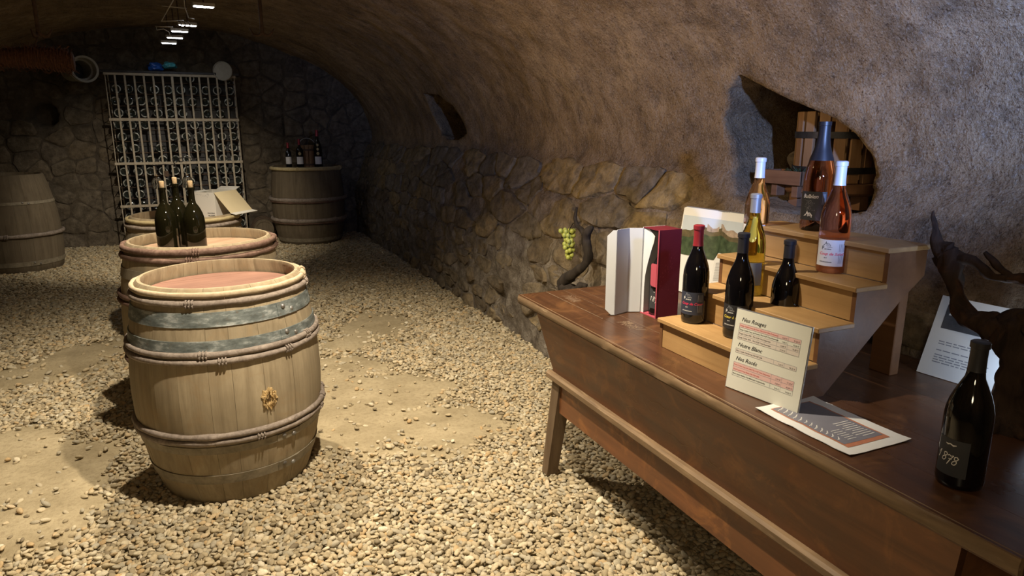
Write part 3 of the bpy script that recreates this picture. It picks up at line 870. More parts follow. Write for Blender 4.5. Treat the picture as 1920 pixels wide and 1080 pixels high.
b2, rf2 = barrel('oak barrel with three corked bottles on its tan top, middle of the row', -0.06, 4.06, .935, .362, .42, .35,
    [(W, .912, .016, M_HOOP_BROWN), (W, .872, .014, M_HOOP_BROWN), (S, .79, .05, M_BAND), (W, .67, .0125, M_HOOP_BROWN), (W, .64, .0125, M_HOOP_BROWN), (W, .32, .0125, M_HOOP_BROWN), (S, .15, .045, M_BAND)],
    M_STAVE, M_HEAD_TAN, 24, .8, 5)
b3, rf3 = barrel('oak barrel with yellowish hoop carrying the open white carton, furthest of the row', -0.17, 5.43, .915, .352, .41, .34,
    [(W, .893, .014, M_HOOP_YEL), (W, .855, .014, M_HOOP_GREY), (S, .79, .05, M_BAND), (W, .66, .0125, M_HOOP_GREY), (W, .32, .0125, M_HOOP_GREY), (S, .15, .045, M_BAND)],
    M_STAVE, M_HEAD_TAN, 24, 1.9, 6)
b4, rf4 = barrel('tall grey oak barrel by the end wall with three labelled bottles on top', 1.24, 9.62, 1.02, .435, .475, .40,
    [(W, .995, .024, M_HOOP_YEL), (W, .60, .026, M_HOOP_GREY), (W, .575, .018, M_HOOP_BROWN), (W, .33, .026, M_HOOP_GREY), (W, .30, .018, M_HOOP_BROWN), (S, .07, .05, M_BAND)],
    M_STAVE_OLD, M_STAVE_OLD, 20, .4, 8, head_drop=.04)
b5, rf5 = barrel('tapered old grey oak vat standing alone against the dark end wall', -1.97, 9.0, 1.03, .335, .435, .405,
    [(W, .40, .022, M_HOOP_GREY), (S, .74, .03, M_BAND), (S, .10, .05, M_BAND)],
    M_STAVE_OLD, M_STAVE_OLD, 18, .1, 12, zmid=.3, name='oak_vat', cat='vat')
# small cask lying behind the tall barrel
t = thing('small_cask', 'small dark cask lying on its side behind the tall end-wall barrel', 'cask', (.66, 9.99, .155))
mt = Matrix.Rotation(pi / 2, 4, 'X')
for k in range(14):
    a0, a1 = 2 * pi * k / 14 + .008, 2 * pi * (k + 1) / 14 - .008
    mb = MB(); vs = []
    for z in np.linspace(-.17, .17, 7):
        r = .155 - .03 * (z / .17) ** 2
        vs += [(r * cos(a0), r * sin(a0), z), (r * cos((a0 + a1) / 2), r * sin((a0 + a1) / 2), z), (r * cos(a1), r * sin(a1), z), ((r - .02) * cos(a1), (r - .02) * sin(a1), z), ((r - .02) * cos(a0), (r - .02) * sin(a0), z)]
    fs = [(5 * i + j, 5 * i + (j + 1) % 5, 5 * i + 5 + (j + 1) % 5, 5 * i + 5 + j) for i in range(6) for j in range(5)] + [(4, 3, 2, 1, 0), (30, 31, 32, 33, 34)]
    mb.add(vs, fs, mt).obj('stave', M_STAVE_OLD, t)
MB().lathe([(0, .15), (.11, .15), (.11, .16), (0, .16)], 28, mt).obj('head', M_STAVE_OLD, t, 40)
for z in (-.12, -.06, .06, .12):
    MB().lathe([(.145 - .03 * (z / .17) ** 2 + .009, z - .014), (.145 - .03 * (z / .17) ** 2 + .016, z - .014), (.145 - .03 * (z / .17) ** 2 + .016, z + .014), (.145 - .03 * (z / .17) ** 2 + .009, z + .014)], 36, mt, True).obj('steel_hoop', M_RUST, t, 40)

# ------------------------------------------------------------------ bottles
def burg(h=.305, r=.0405, neck=.0145):
    k = h / .305
    return [(0, .012 * k), (r * .55, .006), (r * .82, 0), (r * .96, .003), (r, .012), (r, .145 * k), (r * .97, .162 * k), (r * .88, .180 * k), (r * .74, .198 * k), (r * .58, .214 * k),
            (neck * 1.22, .230 * k), (neck * 1.04, .248 * k), (neck, .270 * k), (neck, h - .014), (neck + .0022, h - .013), (neck + .0022, h - .002), (neck * .9, h), (0, h)]
def bord(h=.30, r=.037, neck=.0145):
    k = h / .30
    return [(0, .012), (r * .55, .006), (r * .85, 0), (r * .97, .003), (r, .010), (r, .178 * k), (r * .95, .192 * k), (r * .8, .205 * k), (r * .55, .216 * k), (neck * 1.2, .226 * k), (neck, .24 * k), (neck, h - .012), (neck + .002, h - .011), (neck + .002, h - .001), (0, h)]
def cyl_map(r, a0, z0=0):
    return lambda u, v: (r * cos(a0 + u / r), r * sin(a0 + u / r), z0 + v)
def foil(t, prof, z_from, mat, name='foil_cap', seal=True):
    ps = [(r + .0007, z) for r, z in prof if z >= z_from and r > 0]
    zs = [p[1] for p in prof]; rr = None
    for (ra, za), (rb, zb) in zip(prof, prof[1:]):
        if za <= z_from <= zb and zb > za: rr = ra + (rb - ra) * (z_from - za) / (zb - za)
    h = prof[-1][1]
    ps = [(rr, z_from), (rr + .0007, z_from)] + ps[:-1] + [(ps[-1][0], h + .0006), (0, h + .0006)]
    return MB().lathe(ps, 28).obj(name, mat, t, 40) and t.children[-1]
def wrap_label(t, r, a0, u0, u1, z0, z1, mat, name='label', rr=.0006):
    n = 20; vs = []
    for i in range(n + 1):
        a = a0 + (u0 + (u1 - u0) * i / n) / r
        for q, z in ((r + rr, z0), (r + rr, z1), (r - .0004, z1), (r - .0004, z0)): vs.append((q * cos(a), q * sin(a), z))
    fs = [(4 * i + k, 4 * i + 4 + k, 4 * i + 4 + (k + 1) % 4, 4 * i + (k + 1) % 4) for i in range(n) for k in range(4)] + [(0, 1, 2, 3), (4 * n + 3, 4 * n + 2, 4 * n + 1, 4 * n)]
    return MB().add(vs, fs).obj(name, mat, t, 40)
def house_logo(mb, f, x, y, s, w=.0007):
    for st in ([(0, 0), (.12, .12), (.3, .28), (.42, .62), (.54, .3)], [(.3, .28), (.5, .36), (.75, .42), (1.05, .1)], [(.52, .36), (.52, 0)], [(.66, .36), (.66, .06), (.8, .06), (.8, .36)], [(.12, .12), (.3, .12)], [(.95, .2), (.98, -.12)], [(.42, .62), (.42, .3)]):
        mb.ribbon([(x + a * s, y + b * s) for a, b in st], w, f)
DIG = {'1': [[(0, .55), (.22, .95), (.05, 0)]],
       '8': [[(.42, .8), (.3, .98), (.1, .9), (.12, .68), (.34, .48), (.4, .22), (.22, .02), (.02, .12), (.06, .36), (.3, .55), (.46, .76), (.42, .86)]],
       '7': [[(-.02, .78), (.1, .96), (.26, .82), (.52, .92), (.34, .5), (.12, -.22)], [(.1, .46), (.46, .52)]]}
def hand_1878(mb, f, x, y, s):
    for k, ch in enumerate('1878'):
        for st in DIG[ch]:
            ws = [.0012 + .0011 * (i % 2) for i in range(len(st))] if ch != '1' else .0012
            # smooth the stroke with Catmull-Rom steps
            P = [Vector(p) for p in st]; out = []
            for i in range(len(P) - 1):
                p0, p1, p2, p3 = P[max(0, i - 1)], P[i], P[i + 1], P[min(len(P) - 1, i + 2)]
                for q in range(5):
                    u = q / 5; out.append(.5 * ((2 * p1) + (p2 - p0) * u + (2 * p0 - 5 * p1 + 4 * p2 - p3) * u * u + (3 * p1 - p0 - 3 * p2 + p3) * u ** 3))
            out.append(P[-1])
            mb.ribbon([(x + (k * .56 + p.x + p.y * .18) * s, y + (p.y - .10 * k + .1) * s) for p in out], [.0009 + .0010 * abs(sin(i * .5)) for i in range(len(out))], f)
def estate_label(t, lab, r, a0, z0, script, ink, body=M_INK_WHITE, side=True):
    f = cyl_map(r + .0009, a0, z0)
    mb = MB(); house_logo(mb, f, -.010, .058, .021, .0008); mb.obj('logo', M_INK_GREY if body is M_INK_WHITE else body, lab)
    mb = MB()
    put_text(mb, 'P', .014, -.013, .0475, f, bold=.0002)
    put_text(mb, 'aroisse', .0066, -.0045, .0475, f, bold=.0001)
    put_text(mb, 'DOMAINE', .0032, .002, .0545, f)
    put_text(mb, '2019', .0042, -.004, .0225, f, bold=.0001)
    put_text(mb, 'CÔTE ROANNAISE', .0042, -.017, .0105, f, bold=.0001)
    mb.obj('lettering', body, lab)
    mb = MB(); put_text(mb, script, .0115, -.020, .032, f, shear=.35, bold=.00015); mb.obj('lettering', ink, lab)
    if side:
        mb = MB()
        for k in range(4):
            for q in range(2):
                x = .036 + k * .0042; y0 = .009 + q * .034
                mb.ribbon([(x, y0), (x, y0 + .026 - .004 * ((k * 3 + q) % 3))], .0013, f)
        mb.obj('small_print', M_INK_GREY, lab)

VIEW = lambda x, y: atan2(-y, -x)
# red bottle with red capsule
def red_bottle(label, x, y, z, foil_mat, foil_z, lab_mat, script, ink, turn, h=.31, with_label=True):
    t = thing('wine_bottle', label, 'bottle', (x, y, z))
    p = burg(h); MB().lathe(p, 40).obj('glass', M_RED_GLASS, t, 60)
    foil(t, p, foil_z, foil_mat)
    if with_label:
        a0 = VIEW(x, y) + turn
        lab = wrap_label(t, .0405, a0, -.04, .0545, .030, .102, lab_mat)
        estate_label(t, lab, .0405, a0, .030, script, ink)
    return t
Z1, Z2, Z3, Z4 = .897, .994, 1.091, 1.188
red_bottle('red wine bottle with red capsule and navy label on the lowest step', 1.385, 1.690, Z1, M_FOIL_RED, .245, M_LAB_NAVY, 'Coup de Cœur', M_INK_RED, -.62)
red_bottle('red wine bottle with black capsule and yellow script on its black label', 1.398, 1.508, Z1, M_FOIL_BLACK, .252, M_LAB_BLACK, 'Cœur à Fendre', M_INK_YEL, -.66)
red_bottle('black wine bottle with black capsule standing behind the price sheet', 1.530, 1.462, Z1 + .0, M_FOIL_BLACK, .235, M_LAB_BLACK, '', M_INK_YEL, -1.9, .287, False)

def simple_bottle(name, label, x, y, z, prof, glass, foil_mat, foil_z, **kw):
    t = thing(name, label, 'bottle', (x, y, z), **kw)
    MB().lathe(prof, 40).obj('glass', glass, t, 60)
    if foil_mat: foil(t, prof, foil_z, foil_mat)
    return t
# white wine
x, y = 1.520, 1.600
t = simple_bottle('wine_bottle', 'white wine bottle of green glass with silver capsule and slate label', x, y, Z2, burg(.312, .0395), M_WHITE, M_FOIL_SILVER, .255)
wrap_label(t, .0395, VIEW(x, y) + .25, -.03, .026, .035, .105, M_LAB_BLUE)
# pale rose behind it
x, y = 1.655, 1.735
t = simple_bottle('wine_bottle', 'orange-pink rosé bottle with plain white capsule behind the white wine', x, y, Z3, burg(.315, .0395), M_ROSE_PALE, M_FOIL_WHITE, .250)
wrap_label(t, .0395, VIEW(x, y) - .2, -.042, .040, .03, .10, M_LAB_WHITE)
# rose
x, y = 1.645, 1.412
t = simple_bottle('wine_bottle', 'deep pink rosé bottle with silver-white capsule and white label', x, y, Z3, burg(.318, .0415), M_ROSE, M_FOIL_WHITE, .250)
lab = wrap_label(t, .0415, VIEW(x, y) - .42, -.03, .050, .022, .098, M_LAB_WHITE)
estate_label(t, lab, .0415, VIEW(x, y) - .42, .022, 'Coup de Soleil', M_INK_RED, M_INK_BLACK)
# sparkling rose, large
x, y = 1.735, 1.565
SPK = [(0, .03), (.03, .008), (.039, 0), (.0445, .004), (.046, .014), (.046, .15), (.0445, .17), (.040, .195), (.033, .222), (.025, .245), (.0205, .262), (.0175, .285), (.0165, .31), (.0165, .318), (.018, .319), (.018, .328), (0, .33)]
t = simple_bottle('sparkling_wine_bottle', 'large amber sparkling rosé bottle with long black foil on the top step', x, y, Z4, SPK, M_SPARK, M_FOIL_BLACK, .215)
a0 = VIEW(x, y) - .55
lab = wrap_label(t, .046, a0, -.034, .052, .034, .122, M_LAB_GREY)
f = cyl_map(.0469, a0, .034); mb = MB(); put_text(mb, 'Bulblen', .0165, -.022, .068, f, shear=.3, bold=.0003); mb.obj('lettering', M_INK_WHITE, lab)
mb = MB(); house_logo(mb, f, -.013, .012, .026, .0022); rng = random.Random(2)
for k in range(60):
    u, v = rng.gauss(.001, .008), rng.uniform(.03, .062)
    mb.ribbon([(u, v), (u + .0008, v)], .0008, f)
mb.obj('logo', M_INK_WHITE, lab)
mb = MB(); [mb.ribbon([(.04 + k * .004, .05), (.04 + k * .004, .082)], .0012, f) for k in range(3)]; mb.obj('small_print', M_INK_GREY, lab)

def bottle_1878(label, x, y, z, turn, h):
    t = thing('wine_bottle', label, 'bottle', (x, y, z))
    r = .0425; p = burg(h, r); MB().lathe(p, 44).obj('glass', M_RED_GLASS, t, 60)
    foil(t, p, h * .80, M_FOIL_BLACK)
    a0 = VIEW(x, y) + turn
    lab = wrap_label(t, r, a0, -.03, .032, .028, .104, M_LAB_GREY)
    f = cyl_map(r + .0009, a0, .028)
    mb = MB(); hand_1878(mb, f, -.026, .028, .0185); mb.obj('lettering', M_INK_WHITE, lab)
    mb = MB(); mb.ribbon([(-.011, .0655), (-.007, .064), (-.002, .066), (.004, .0635), (.010, .0655)], [.001, .003, .0022, .003, .001], f); mb.obj('flourish', M_INK_WHITE, lab)
    return t
bottle_1878('black 1878 bottle standing alone at the near corner of the table', 1.336, .783, .80, -.50, .300)

# ------------------------------------------------------------------ the dough-trough table
TX0, TX1, TY0, TY1 = 1.185, 1.975, .575, 2.605
def table():
    t = thing('trough_table', 'long dark walnut dough trough table with plank top and splayed legs', 'table', (1.58, 1.59, 0))
    O = Matrix.Translation((-1.58, -1.59, 0))
    xs = [TX0, 1.317, 1.401, 1.472, 1.71, TX1]
    for k in range(5):
        a, b = xs[k] + .0004, xs[k + 1] - .0004
        MB().box(((a + b) / 2, (TY0 + TY1) / 2 + .002 * (k % 2), .781), (b - a, TY1 - TY0 - .004 * (k % 2), .038), O, 0).obj('plank', M_WALNUT, t)
    # worn rounded front edge strip, proud of the first plank
    n = 60; vs = []
    for i in range(n + 1):
        y = TY0 + (TY1 - TY0) * i / n; w = .0018 * noise.noise(Vector((0, y * 14, 3)))
        vs += [(TX0 + .010, y, .8006), (TX0 + .001 + w, y, .7985), (TX0 - .004 + w, y, .788 + w), (TX0 - .003 + w, y, .768), (TX0 + .004, y, .7625), (TX0 + .012, y, .7620)]
    fs = [(6 * i + k, 6 * i + 6 + k, 6 * i + 7 + k, 6 * i + 1 + k) for i in range(n) for k in range(5)] + [tuple(range(6)), tuple(6 * n + k for k in range(6))[::-1]]
    MB().add(vs, fs, O).obj('front_edge', M_WALNUT_EDGE, t, 50)
    for xx, ya, yb in ((1.317, 2.13, 2.60), (1.401, 1.80, 2.60), (1.472, 2.2, 2.60)):
        MB().box((xx, (ya + yb) / 2, .7990), (.0018, yb - ya, .002), O).obj('seam', M_SEAM if xx < 1.35 else M_SCRATCH, t)
    # tapered trough
    fx0, fx1 = 1.222, 1.282; bx0, bx1 = 1.945, 1.885; y0t, y1t, y0b, y1b = .69, 2.515, .74, 2.455
    zt, zb = .762, .486; th = .022
    def board(a, b, c, d, n):      # a,b bottom; c,d top (outer), thickness along -n
        n = Vector(n) * th
        return [Vector(p) for p in (a, b)] + [Vector(b) - n, Vector(a) - n], [Vector(p) for p in (d, c)] + [Vector(c) - n, Vector(d) - n]
    lo, hi = board((fx1, y0b, zb), (fx1, y1b, zb), (fx0, y1t, zt), (fx0, y0t, zt), (-1, 0, 0)); MB().hexa(lo, hi, O).obj('front_board', M_WALNUT_FACE, t)
    lo, hi = board((bx1, y0b, zb), (bx1, y1b, zb), (bx0, y1t, zt), (bx0, y0t, zt), (1, 0, 0)); MB().hexa(lo, hi, O).obj('back_board', M_WALNUT_FACE, t)
    for yt, yb, s in ((y1t, y1b, 1), (y0t, y0b, -1)):
        lo, hi = board((fx1 + .001, yb, zb), (bx1 - .001, yb, zb), (bx0 - .001, yt, zt), (fx0 + .001, yt, zt), (0, s, 0)); MB().hexa(lo, hi, O).obj('end_board', M_WALNUT_FACE, t)
    # moulded ledge round the bottom of the trough, then the apron and legs
    def rail(name, x0, x1, y0, y1, z0, z1, mat, bev=.004): return MB().box(((x0 + x1) / 2, (y0 + y1) / 2, (z0 + z1) / 2), (x1 - x0, y1 - y0, z1 - z0), O, bev).obj(name, mat, t)
    rail('ledge', 1.258, 1.90, .715, 2.487, .452, .486, M_WALNUT_EDGE, .008)
    rail('front_apron', 1.283, 1.307, .80, 2.40, .315, .452, M_WALNUT_FACE, .002)
    rail('back_apron', 1.86, 1.884, .80, 2.40, .315, .452, M_WALNUT_FACE, .002)
    rail('end_apron', 1.30, 1.87, 2.392, 2.414, .315, .452, M_WALNUT_FACE, .002)
    rail('end_apron', 1.30, 1.87, .776, .798, .315, .452, M_WALNUT_FACE, .002)
    for xs_, sx in ((1.276, -1), (1.822, 1)):
        for ys_, sy in ((2.385, 1), (.745, -1)):
            w = .066
            lo = [(xs_ + sx * .018, ys_ + sy * .072, 0), (xs_ + sx * .018 + w * .8, ys_ + sy * .072, 0), (xs_ + sx * .018 + w * .8, ys_ + sy * .072 + w * .75, 0), (xs_ + sx * .018, ys_ + sy * .072 + w * .75, 0)]
            hi = [(xs_, ys_, .453), (xs_ + w, ys_, .453), (xs_ + w, ys_ + w, .453), (xs_, ys_ + w, .453)]
            MB().hexa(lo, hi, O).obj('leg', M_LEG, t)
    # pale scratches on the front board and knot carving on the top
    def facept(y, z): k = (z - zb) / (zt - zb); return (fx1 + (fx0 - fx1) * k - .0007, y, z)
    mb = MB(); rng = random.Random(4)
    for k in range(16):
        y, z = rng.uniform(1.35, 1.95), rng.uniform(.54, .68); L = rng.uniform(.02, .12)
        P = [(y - L * i / 5, z + .018 * noise.noise(Vector((k * 3.3, i * .5, 0))) + i * L * .06 * (k % 3 - 1)) for i in range(6)]
        mb.ribbon(P, .0011, facept)
    for k in range(8):
        y, z = rng.uniform(2.36, 2.44), rng.uniform(.56, .7); mb.ribbon([(y, z), (y - rng.uniform(.01, .03), z - .004)], .0014, facept)
    mb.add([], []); o = MB(); o.add(mb.v, mb.f, O); o.obj('scratches', M_SCRATCH, t)['kind'] = 'stuff'
    mb = MB(); rng = random.Random(8)
    for cx, cy in ((1.36, 2.44), (1.36, 2.0)):
        for k in range(34):
            a = rng.uniform(-1, 1) * .055; L = rng.uniform(.01, .04)
            mb.ribbon([(cy + a - L / 2, cx + rng.uniform(-.03, .03)), (cy + a, cx + a * .35 + rng.uniform(-.02, .02)), (cy + a + L / 2, cx + rng.uniform(-.03, .03))], .0009, lambda yy, xx: (xx, yy, .8009))
    o = MB(); o.add(mb.v, mb.f, O); o.obj('knife_marks', M_SCRATCH, t)['kind'] = 'stuff'
table()

# ------------------------------------------------------------------ stepped display stand
def stairs():
    t = thing('display_steps', 'honey oak display stand of four steps holding wine bottles', 'stand', (1.55, 1.50, .80))
    O = Matrix.Translation((-1.55, -1.50, -.80))
    fx = [1.312, 1.420, 1.540, 1.648]; bk = 1.80; zs = [Z1, Z2, Z3, Z4]; y0, y1 = 1.232, 1.768
    zb = .8
    for k in range(4):
        x0 = fx[k]; x1 = fx[k + 1] if k < 3 else bk
        z = zs[k]
        MB().box(((x0 + x1) / 2 - .002, (y0 + y1) / 2, z - .007), (x1 - x0 + .012, y1 - y0 + .008, .014), O, .002).obj('tread', M_OAK, t)
        MB().box((x0 + .010, (y0 + y1) / 2, (zb + z - .014) / 2 + .0005), (.012, y1 - y0 - .026, z - .014 - zb), O, .001).obj('riser', M_OAK, t)
        zb = z + .0005
    # side panels, stepped above, cut diagonally below
    poly = [(1.314, .80), (1.46, .80), (1.72, 1.04), (1.80, 1.10), (1.80, Z4 - .0145), (fx[3] + .003, Z4 - .0145), (fx[3] + .003, Z3 - .0145), (fx[2] + .003, Z3 - .0145), (fx[2] + .003, Z2 - .0145), (fx[1] + .003, Z2 - .0145), (fx[1] + .003, Z1 - .0145), (1.314, Z1 - .0145)]
    for y in (y0, y1 - .014):
        m = O @ Matrix.Translation((0, y + .014, 0)) @ Matrix.Rotation(pi / 2, 4, 'X')
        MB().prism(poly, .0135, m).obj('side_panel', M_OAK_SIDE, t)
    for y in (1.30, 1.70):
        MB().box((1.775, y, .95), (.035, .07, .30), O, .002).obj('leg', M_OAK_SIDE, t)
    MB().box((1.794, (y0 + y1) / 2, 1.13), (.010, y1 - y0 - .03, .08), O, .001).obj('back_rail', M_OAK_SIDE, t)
stairs()

# ------------------------------------------------------------------ gift box with its bottle
def gift_box():
    x0, x1, y0, y1, h = 1.497, 1.597, 2.045, 2.150, .335
    cx, cy = (x0 + x1) / 2, (y0 + y1) / 2
    t = thing('gift_box', 'burgundy card gift box standing open with white inner flaps spread', 'box', (cx, cy, .80))
    O = Matrix.Translation((-cx, -cy, 0)); w = .003
    B = lambda n, a, b, mat: MB().box(((a[0] + b[0]) / 2, (a[1] + b[1]) / 2, (a[2] + b[2]) / 2), (b[0] - a[0], b[1] - a[1], b[2] - a[2]), O).obj(n, mat, t)
    B('side_wall', (x0, y0, 0), (x1, y0 + w, h), M_CARD_RED)
    B('side_wall', (x0, y1 - w, 0), (x1, y1, h), M_CARD_GREY)
    B('back_wall', (x1 - w, y0 + w, 0), (x1, y1 - w, h), M_CARD_RED)
    B('lid', (x0, y0 + w, h - w), (x1 - w, y1 - w, h), M_CARD_RED)
    B('floor_panel', (x0, y0 + w, 0), (x1 - w, y1 - w, w), M_CARD_RED_EDGE)
    # rose front edge and closing tab on the red wall
    B('edge_strip', (x0 - .0012, y0 - .001, 0), (x0, y0 + .005, h), M_CARD_RED_EDGE)
    tab = [(0, 0), (.034, 0), (.034, .088), (0, .088)]
    pts = []
    for (px, pz, a) in ((.026, .010, -pi / 2), (.026, .078, 0)):
        for k in range(5): q = a + k * pi / 8; pts.append((px + .009 * cos(q), pz + .009 * sin(q)))
    poly = [(0, 0)] + pts + [(0, .088)]
    m = O @ Matrix.Translation((x0 - .0014, y0 + .004, .120)) @ Matrix(((0, 0, -1, 0), (1, 0, 0, 0), (0, 1, 0, 0), (0, 0, 0, 1)))
    MB().prism(poly, .0015, m).obj('closing_tab', M_CARD_RED_EDGE, t)
    # white door flap: three hinged panels opened towards the far end of the table
    def panel(name, p, q, z0, z1, mat, cut0=0, cut1=0, scoop=None):
        p, q = Vector((*p, 0)), Vector((*q, 0)); d = (q - p); L = d.length; d.normalize(); nrm = Vector((-d.y, d.x, 0))
        poly = [(0, z0 + cut0), (cut0, z0), (L - cut1, z0), (L, z0 + cut1)] if cut0 or cut1 else [(0, z0), (L, z0)]
        if cut1 or cut0: poly += [(L, z1 - cut1), (L - cut1, z1), (cut0, z1), (0, z1 - cut0)]
        elif scoop:  # concave cut edge on the far side, following the bottle
            poly += [(L * f, zz) for f, zz in scoop]
        else: poly += [(L, z1), (0, z1)]
        q2 = [poly[i] for i in range(len(poly)) if i == 0 or (Vector(poly[i]) - Vector(poly[i - 1])).length > 1e-6]
        m = O @ Matrix(((d.x, 0, nrm.x, p.x), (d.y, 0, nrm.y, p.y), (0, 1, 0, 0), (0, 0, 0, 1)))
        return MB().prism(q2, .0022, m).obj(name, mat, t)
    H0 = (x0 - .001, y1 - .001); a = (1.448, 2.170); b = (1.378, 2.146); c = (1.347, 2.162)
    panel('flap', H0, a, .003, h - .004, M_CARD_GREY)
    panel('flap', a, b, .003, h - .004, M_CARD_GREY)
    panel('flap', b, c, .004, h - .006, M_CARD_GREY, 0, .022)
    # inner partition curved round the bottle
    panel('inner_flap', (x0 + .002, y1 - .006), (x0 + .012, y0 + .045), .003, h - .005, M_CARD_GREY, 0, 0, [(.22, .003), (.20, .10), (.25, .15), (.45, .20), (.72, .25), (.95, .285), (1.0, h - .03), (.5, h - .006), (0, h - .006)])
    bottle_1878('black 1878 bottle standing inside the open burgundy gift box', 1.548, 2.093, .803, -.35, .296)
    mb = MB(); rng = random.Random(6)
    for k in range(40):
        u, z = rng.choice([(.05, .2), (.03, .12), (.08, .09)]); uu, zz = x0 + u + rng.gauss(0, .012), z + rng.gauss(0, .022)
        mb.ribbon([(uu, zz), (uu + rng.uniform(-.004, .004), zz + rng.uniform(.002, .007))], .0007, lambda a_, b_: O @ Vector((a_, y0 - .0006, b_)))
    mb.obj('scuffs', M_CARD_RED_EDGE, t)
gift_box()

# ------------------------------------------------------------------ open book leaning on the wall
def book():
    # hinge line and lean: bottom edge on the table, top back against the stones
    t = thing('open_book', 'large open book with vineyard photograph leaning behind the steps', 'book', (1.87, 2.225, .80))
    w2, h = .205, .37
    lean = radians(9)
    ang = radians(-88)
    m = Matrix.Rotation(radians(8), 4, 'Z') @ Matrix(((0, 0, 1, 0), (-1, 0, 0, 0), (0, 1, 0, 0), (0, 0, 0, 1)))
    # local frame: u to the viewer's right, v up, w away from the viewer (then leaned back)
    L = Matrix.Rotation(radians(8), 4, 'Z') @ Matrix.Rotation(lean, 4, 'Y')
    def P(u, v, w): return L @ Vector((w, -u, v))
    def sheet(name, u0, u1, v0, v1, curve, mat, w0, nu=10, thick=.0012):
        vs = []
        for i in range(nu + 1):
            u = u0 + (u1 - u0) * i / nu; c = curve(u)
            for v, dw in ((v0, 0), (v1, 0), (v1, thick), (v0, thick)): vs.append(P(u, v, w0 + c + dw))
        fs = [(4 * i + k, 4 * i + 4 + k, 4 * i + 4 + (k + 1) % 4, 4 * i + (k + 1) % 4) for i in range(nu) for k in range(4)] + [(0, 1, 2, 3), (4 * nu + 3, 4 * nu + 2, 4 * nu + 1, 4 * nu)]
        return MB().add(vs, fs).obj(name, mat, t, 40)
    cv = lambda u: .020 * math.exp(-abs(u) / .03) - .006 * sin(min(1, abs(u) / w2) * pi)
    sheet('cover', -w2 - .004, w2 + .004, 0, h + .004, lambda u: 0, M_ACRYL, .030)
    for k in range(5): sheet('page', -w2 + .002 * k, w2 - .003 * k, .003, h - .001 * k, cv, M_PAPER, .024 - .005 * k)
    # left page: photograph of a green vineyard under a ridge, right page the same with text below
    top = .004
    f = lambda u, v: P(u, v, top + cv(u) - .0010)
    def patch(name, u0, u1, vb, vt, mat, off=.0):
        n = 14; vs = []
        for i in range(n + 1):
            u = u0 + (u1 - u0) * i / n
            b_ = vb(u) if callable(vb) else vb; t_ = vt(u) if callable(vt) else vt
            vs += [P(u, b_, top + cv(u) - .0010 - off), P(u, t_, top + cv(u) - .0010 - off)]
        return MB().add(vs, [(2 * i, 2 * i + 2, 2 * i + 3, 2 * i + 1) for i in range(n)]).obj(name, mat, t, 180)
    ridge = lambda u: .255 + .03 * sin(u * 9 + 1.6) + .006 * sin(u * 60)
    base = lambda u: .165 + .035 * (1 if u > 0 else 0)
    sky = plain('printed_sky', (0.50, 0.57, 0.63), .5, var=.1, scale=12)
    vine = NT('printed_vineyard'); n_ = vine.noise(vine.obj(), 40, 5); M_VY = vine.out(vine.ramp(n_, [(0.3, (.022, .036, .018)), (.6, (.055, .085, .042)), (.8, (.11, .135, .075))]), .45)
    M_RG = plain('printed_ridge', (.14, .115, .06), .45, var=.5, scale=40)
    M_ROCK = plain('printed_rocks', (.42, .33, .25), .45, var=.4, scale=60)
    patch('photograph', -.19, .185, lambda u: base(u), .335, sky)
    patch('photograph', -.19, .185, lambda u: ridge(u) - .05, lambda u: ridge(u) + .012, M_RG, .0004)
    patch('photograph', -.05, .13, lambda u: ridge(u) - .0, lambda u: ridge(u) + .022 + .008 * sin(u * 90), M_ROCK, .0005)
    patch('photograph', -.19, .185, lambda u: base(u), lambda u: ridge(u) - .018, M_VY, .0008)
    for r in range(12):
        mb = MB()
        mb.ribbon([(.02 + i * .016, .155 - r * .0065 + .010 * sin(i * .3)) for i in range(10 - (r % 3 == 2) * 3)], .0014, lambda u, v: P(u, v, top + cv(u) - .0019)); mb.obj('text_line', M_INK_GREY, t)
    patch('photograph', .015, .185, .012, .072, M_INK_GREY, .0004)
book()

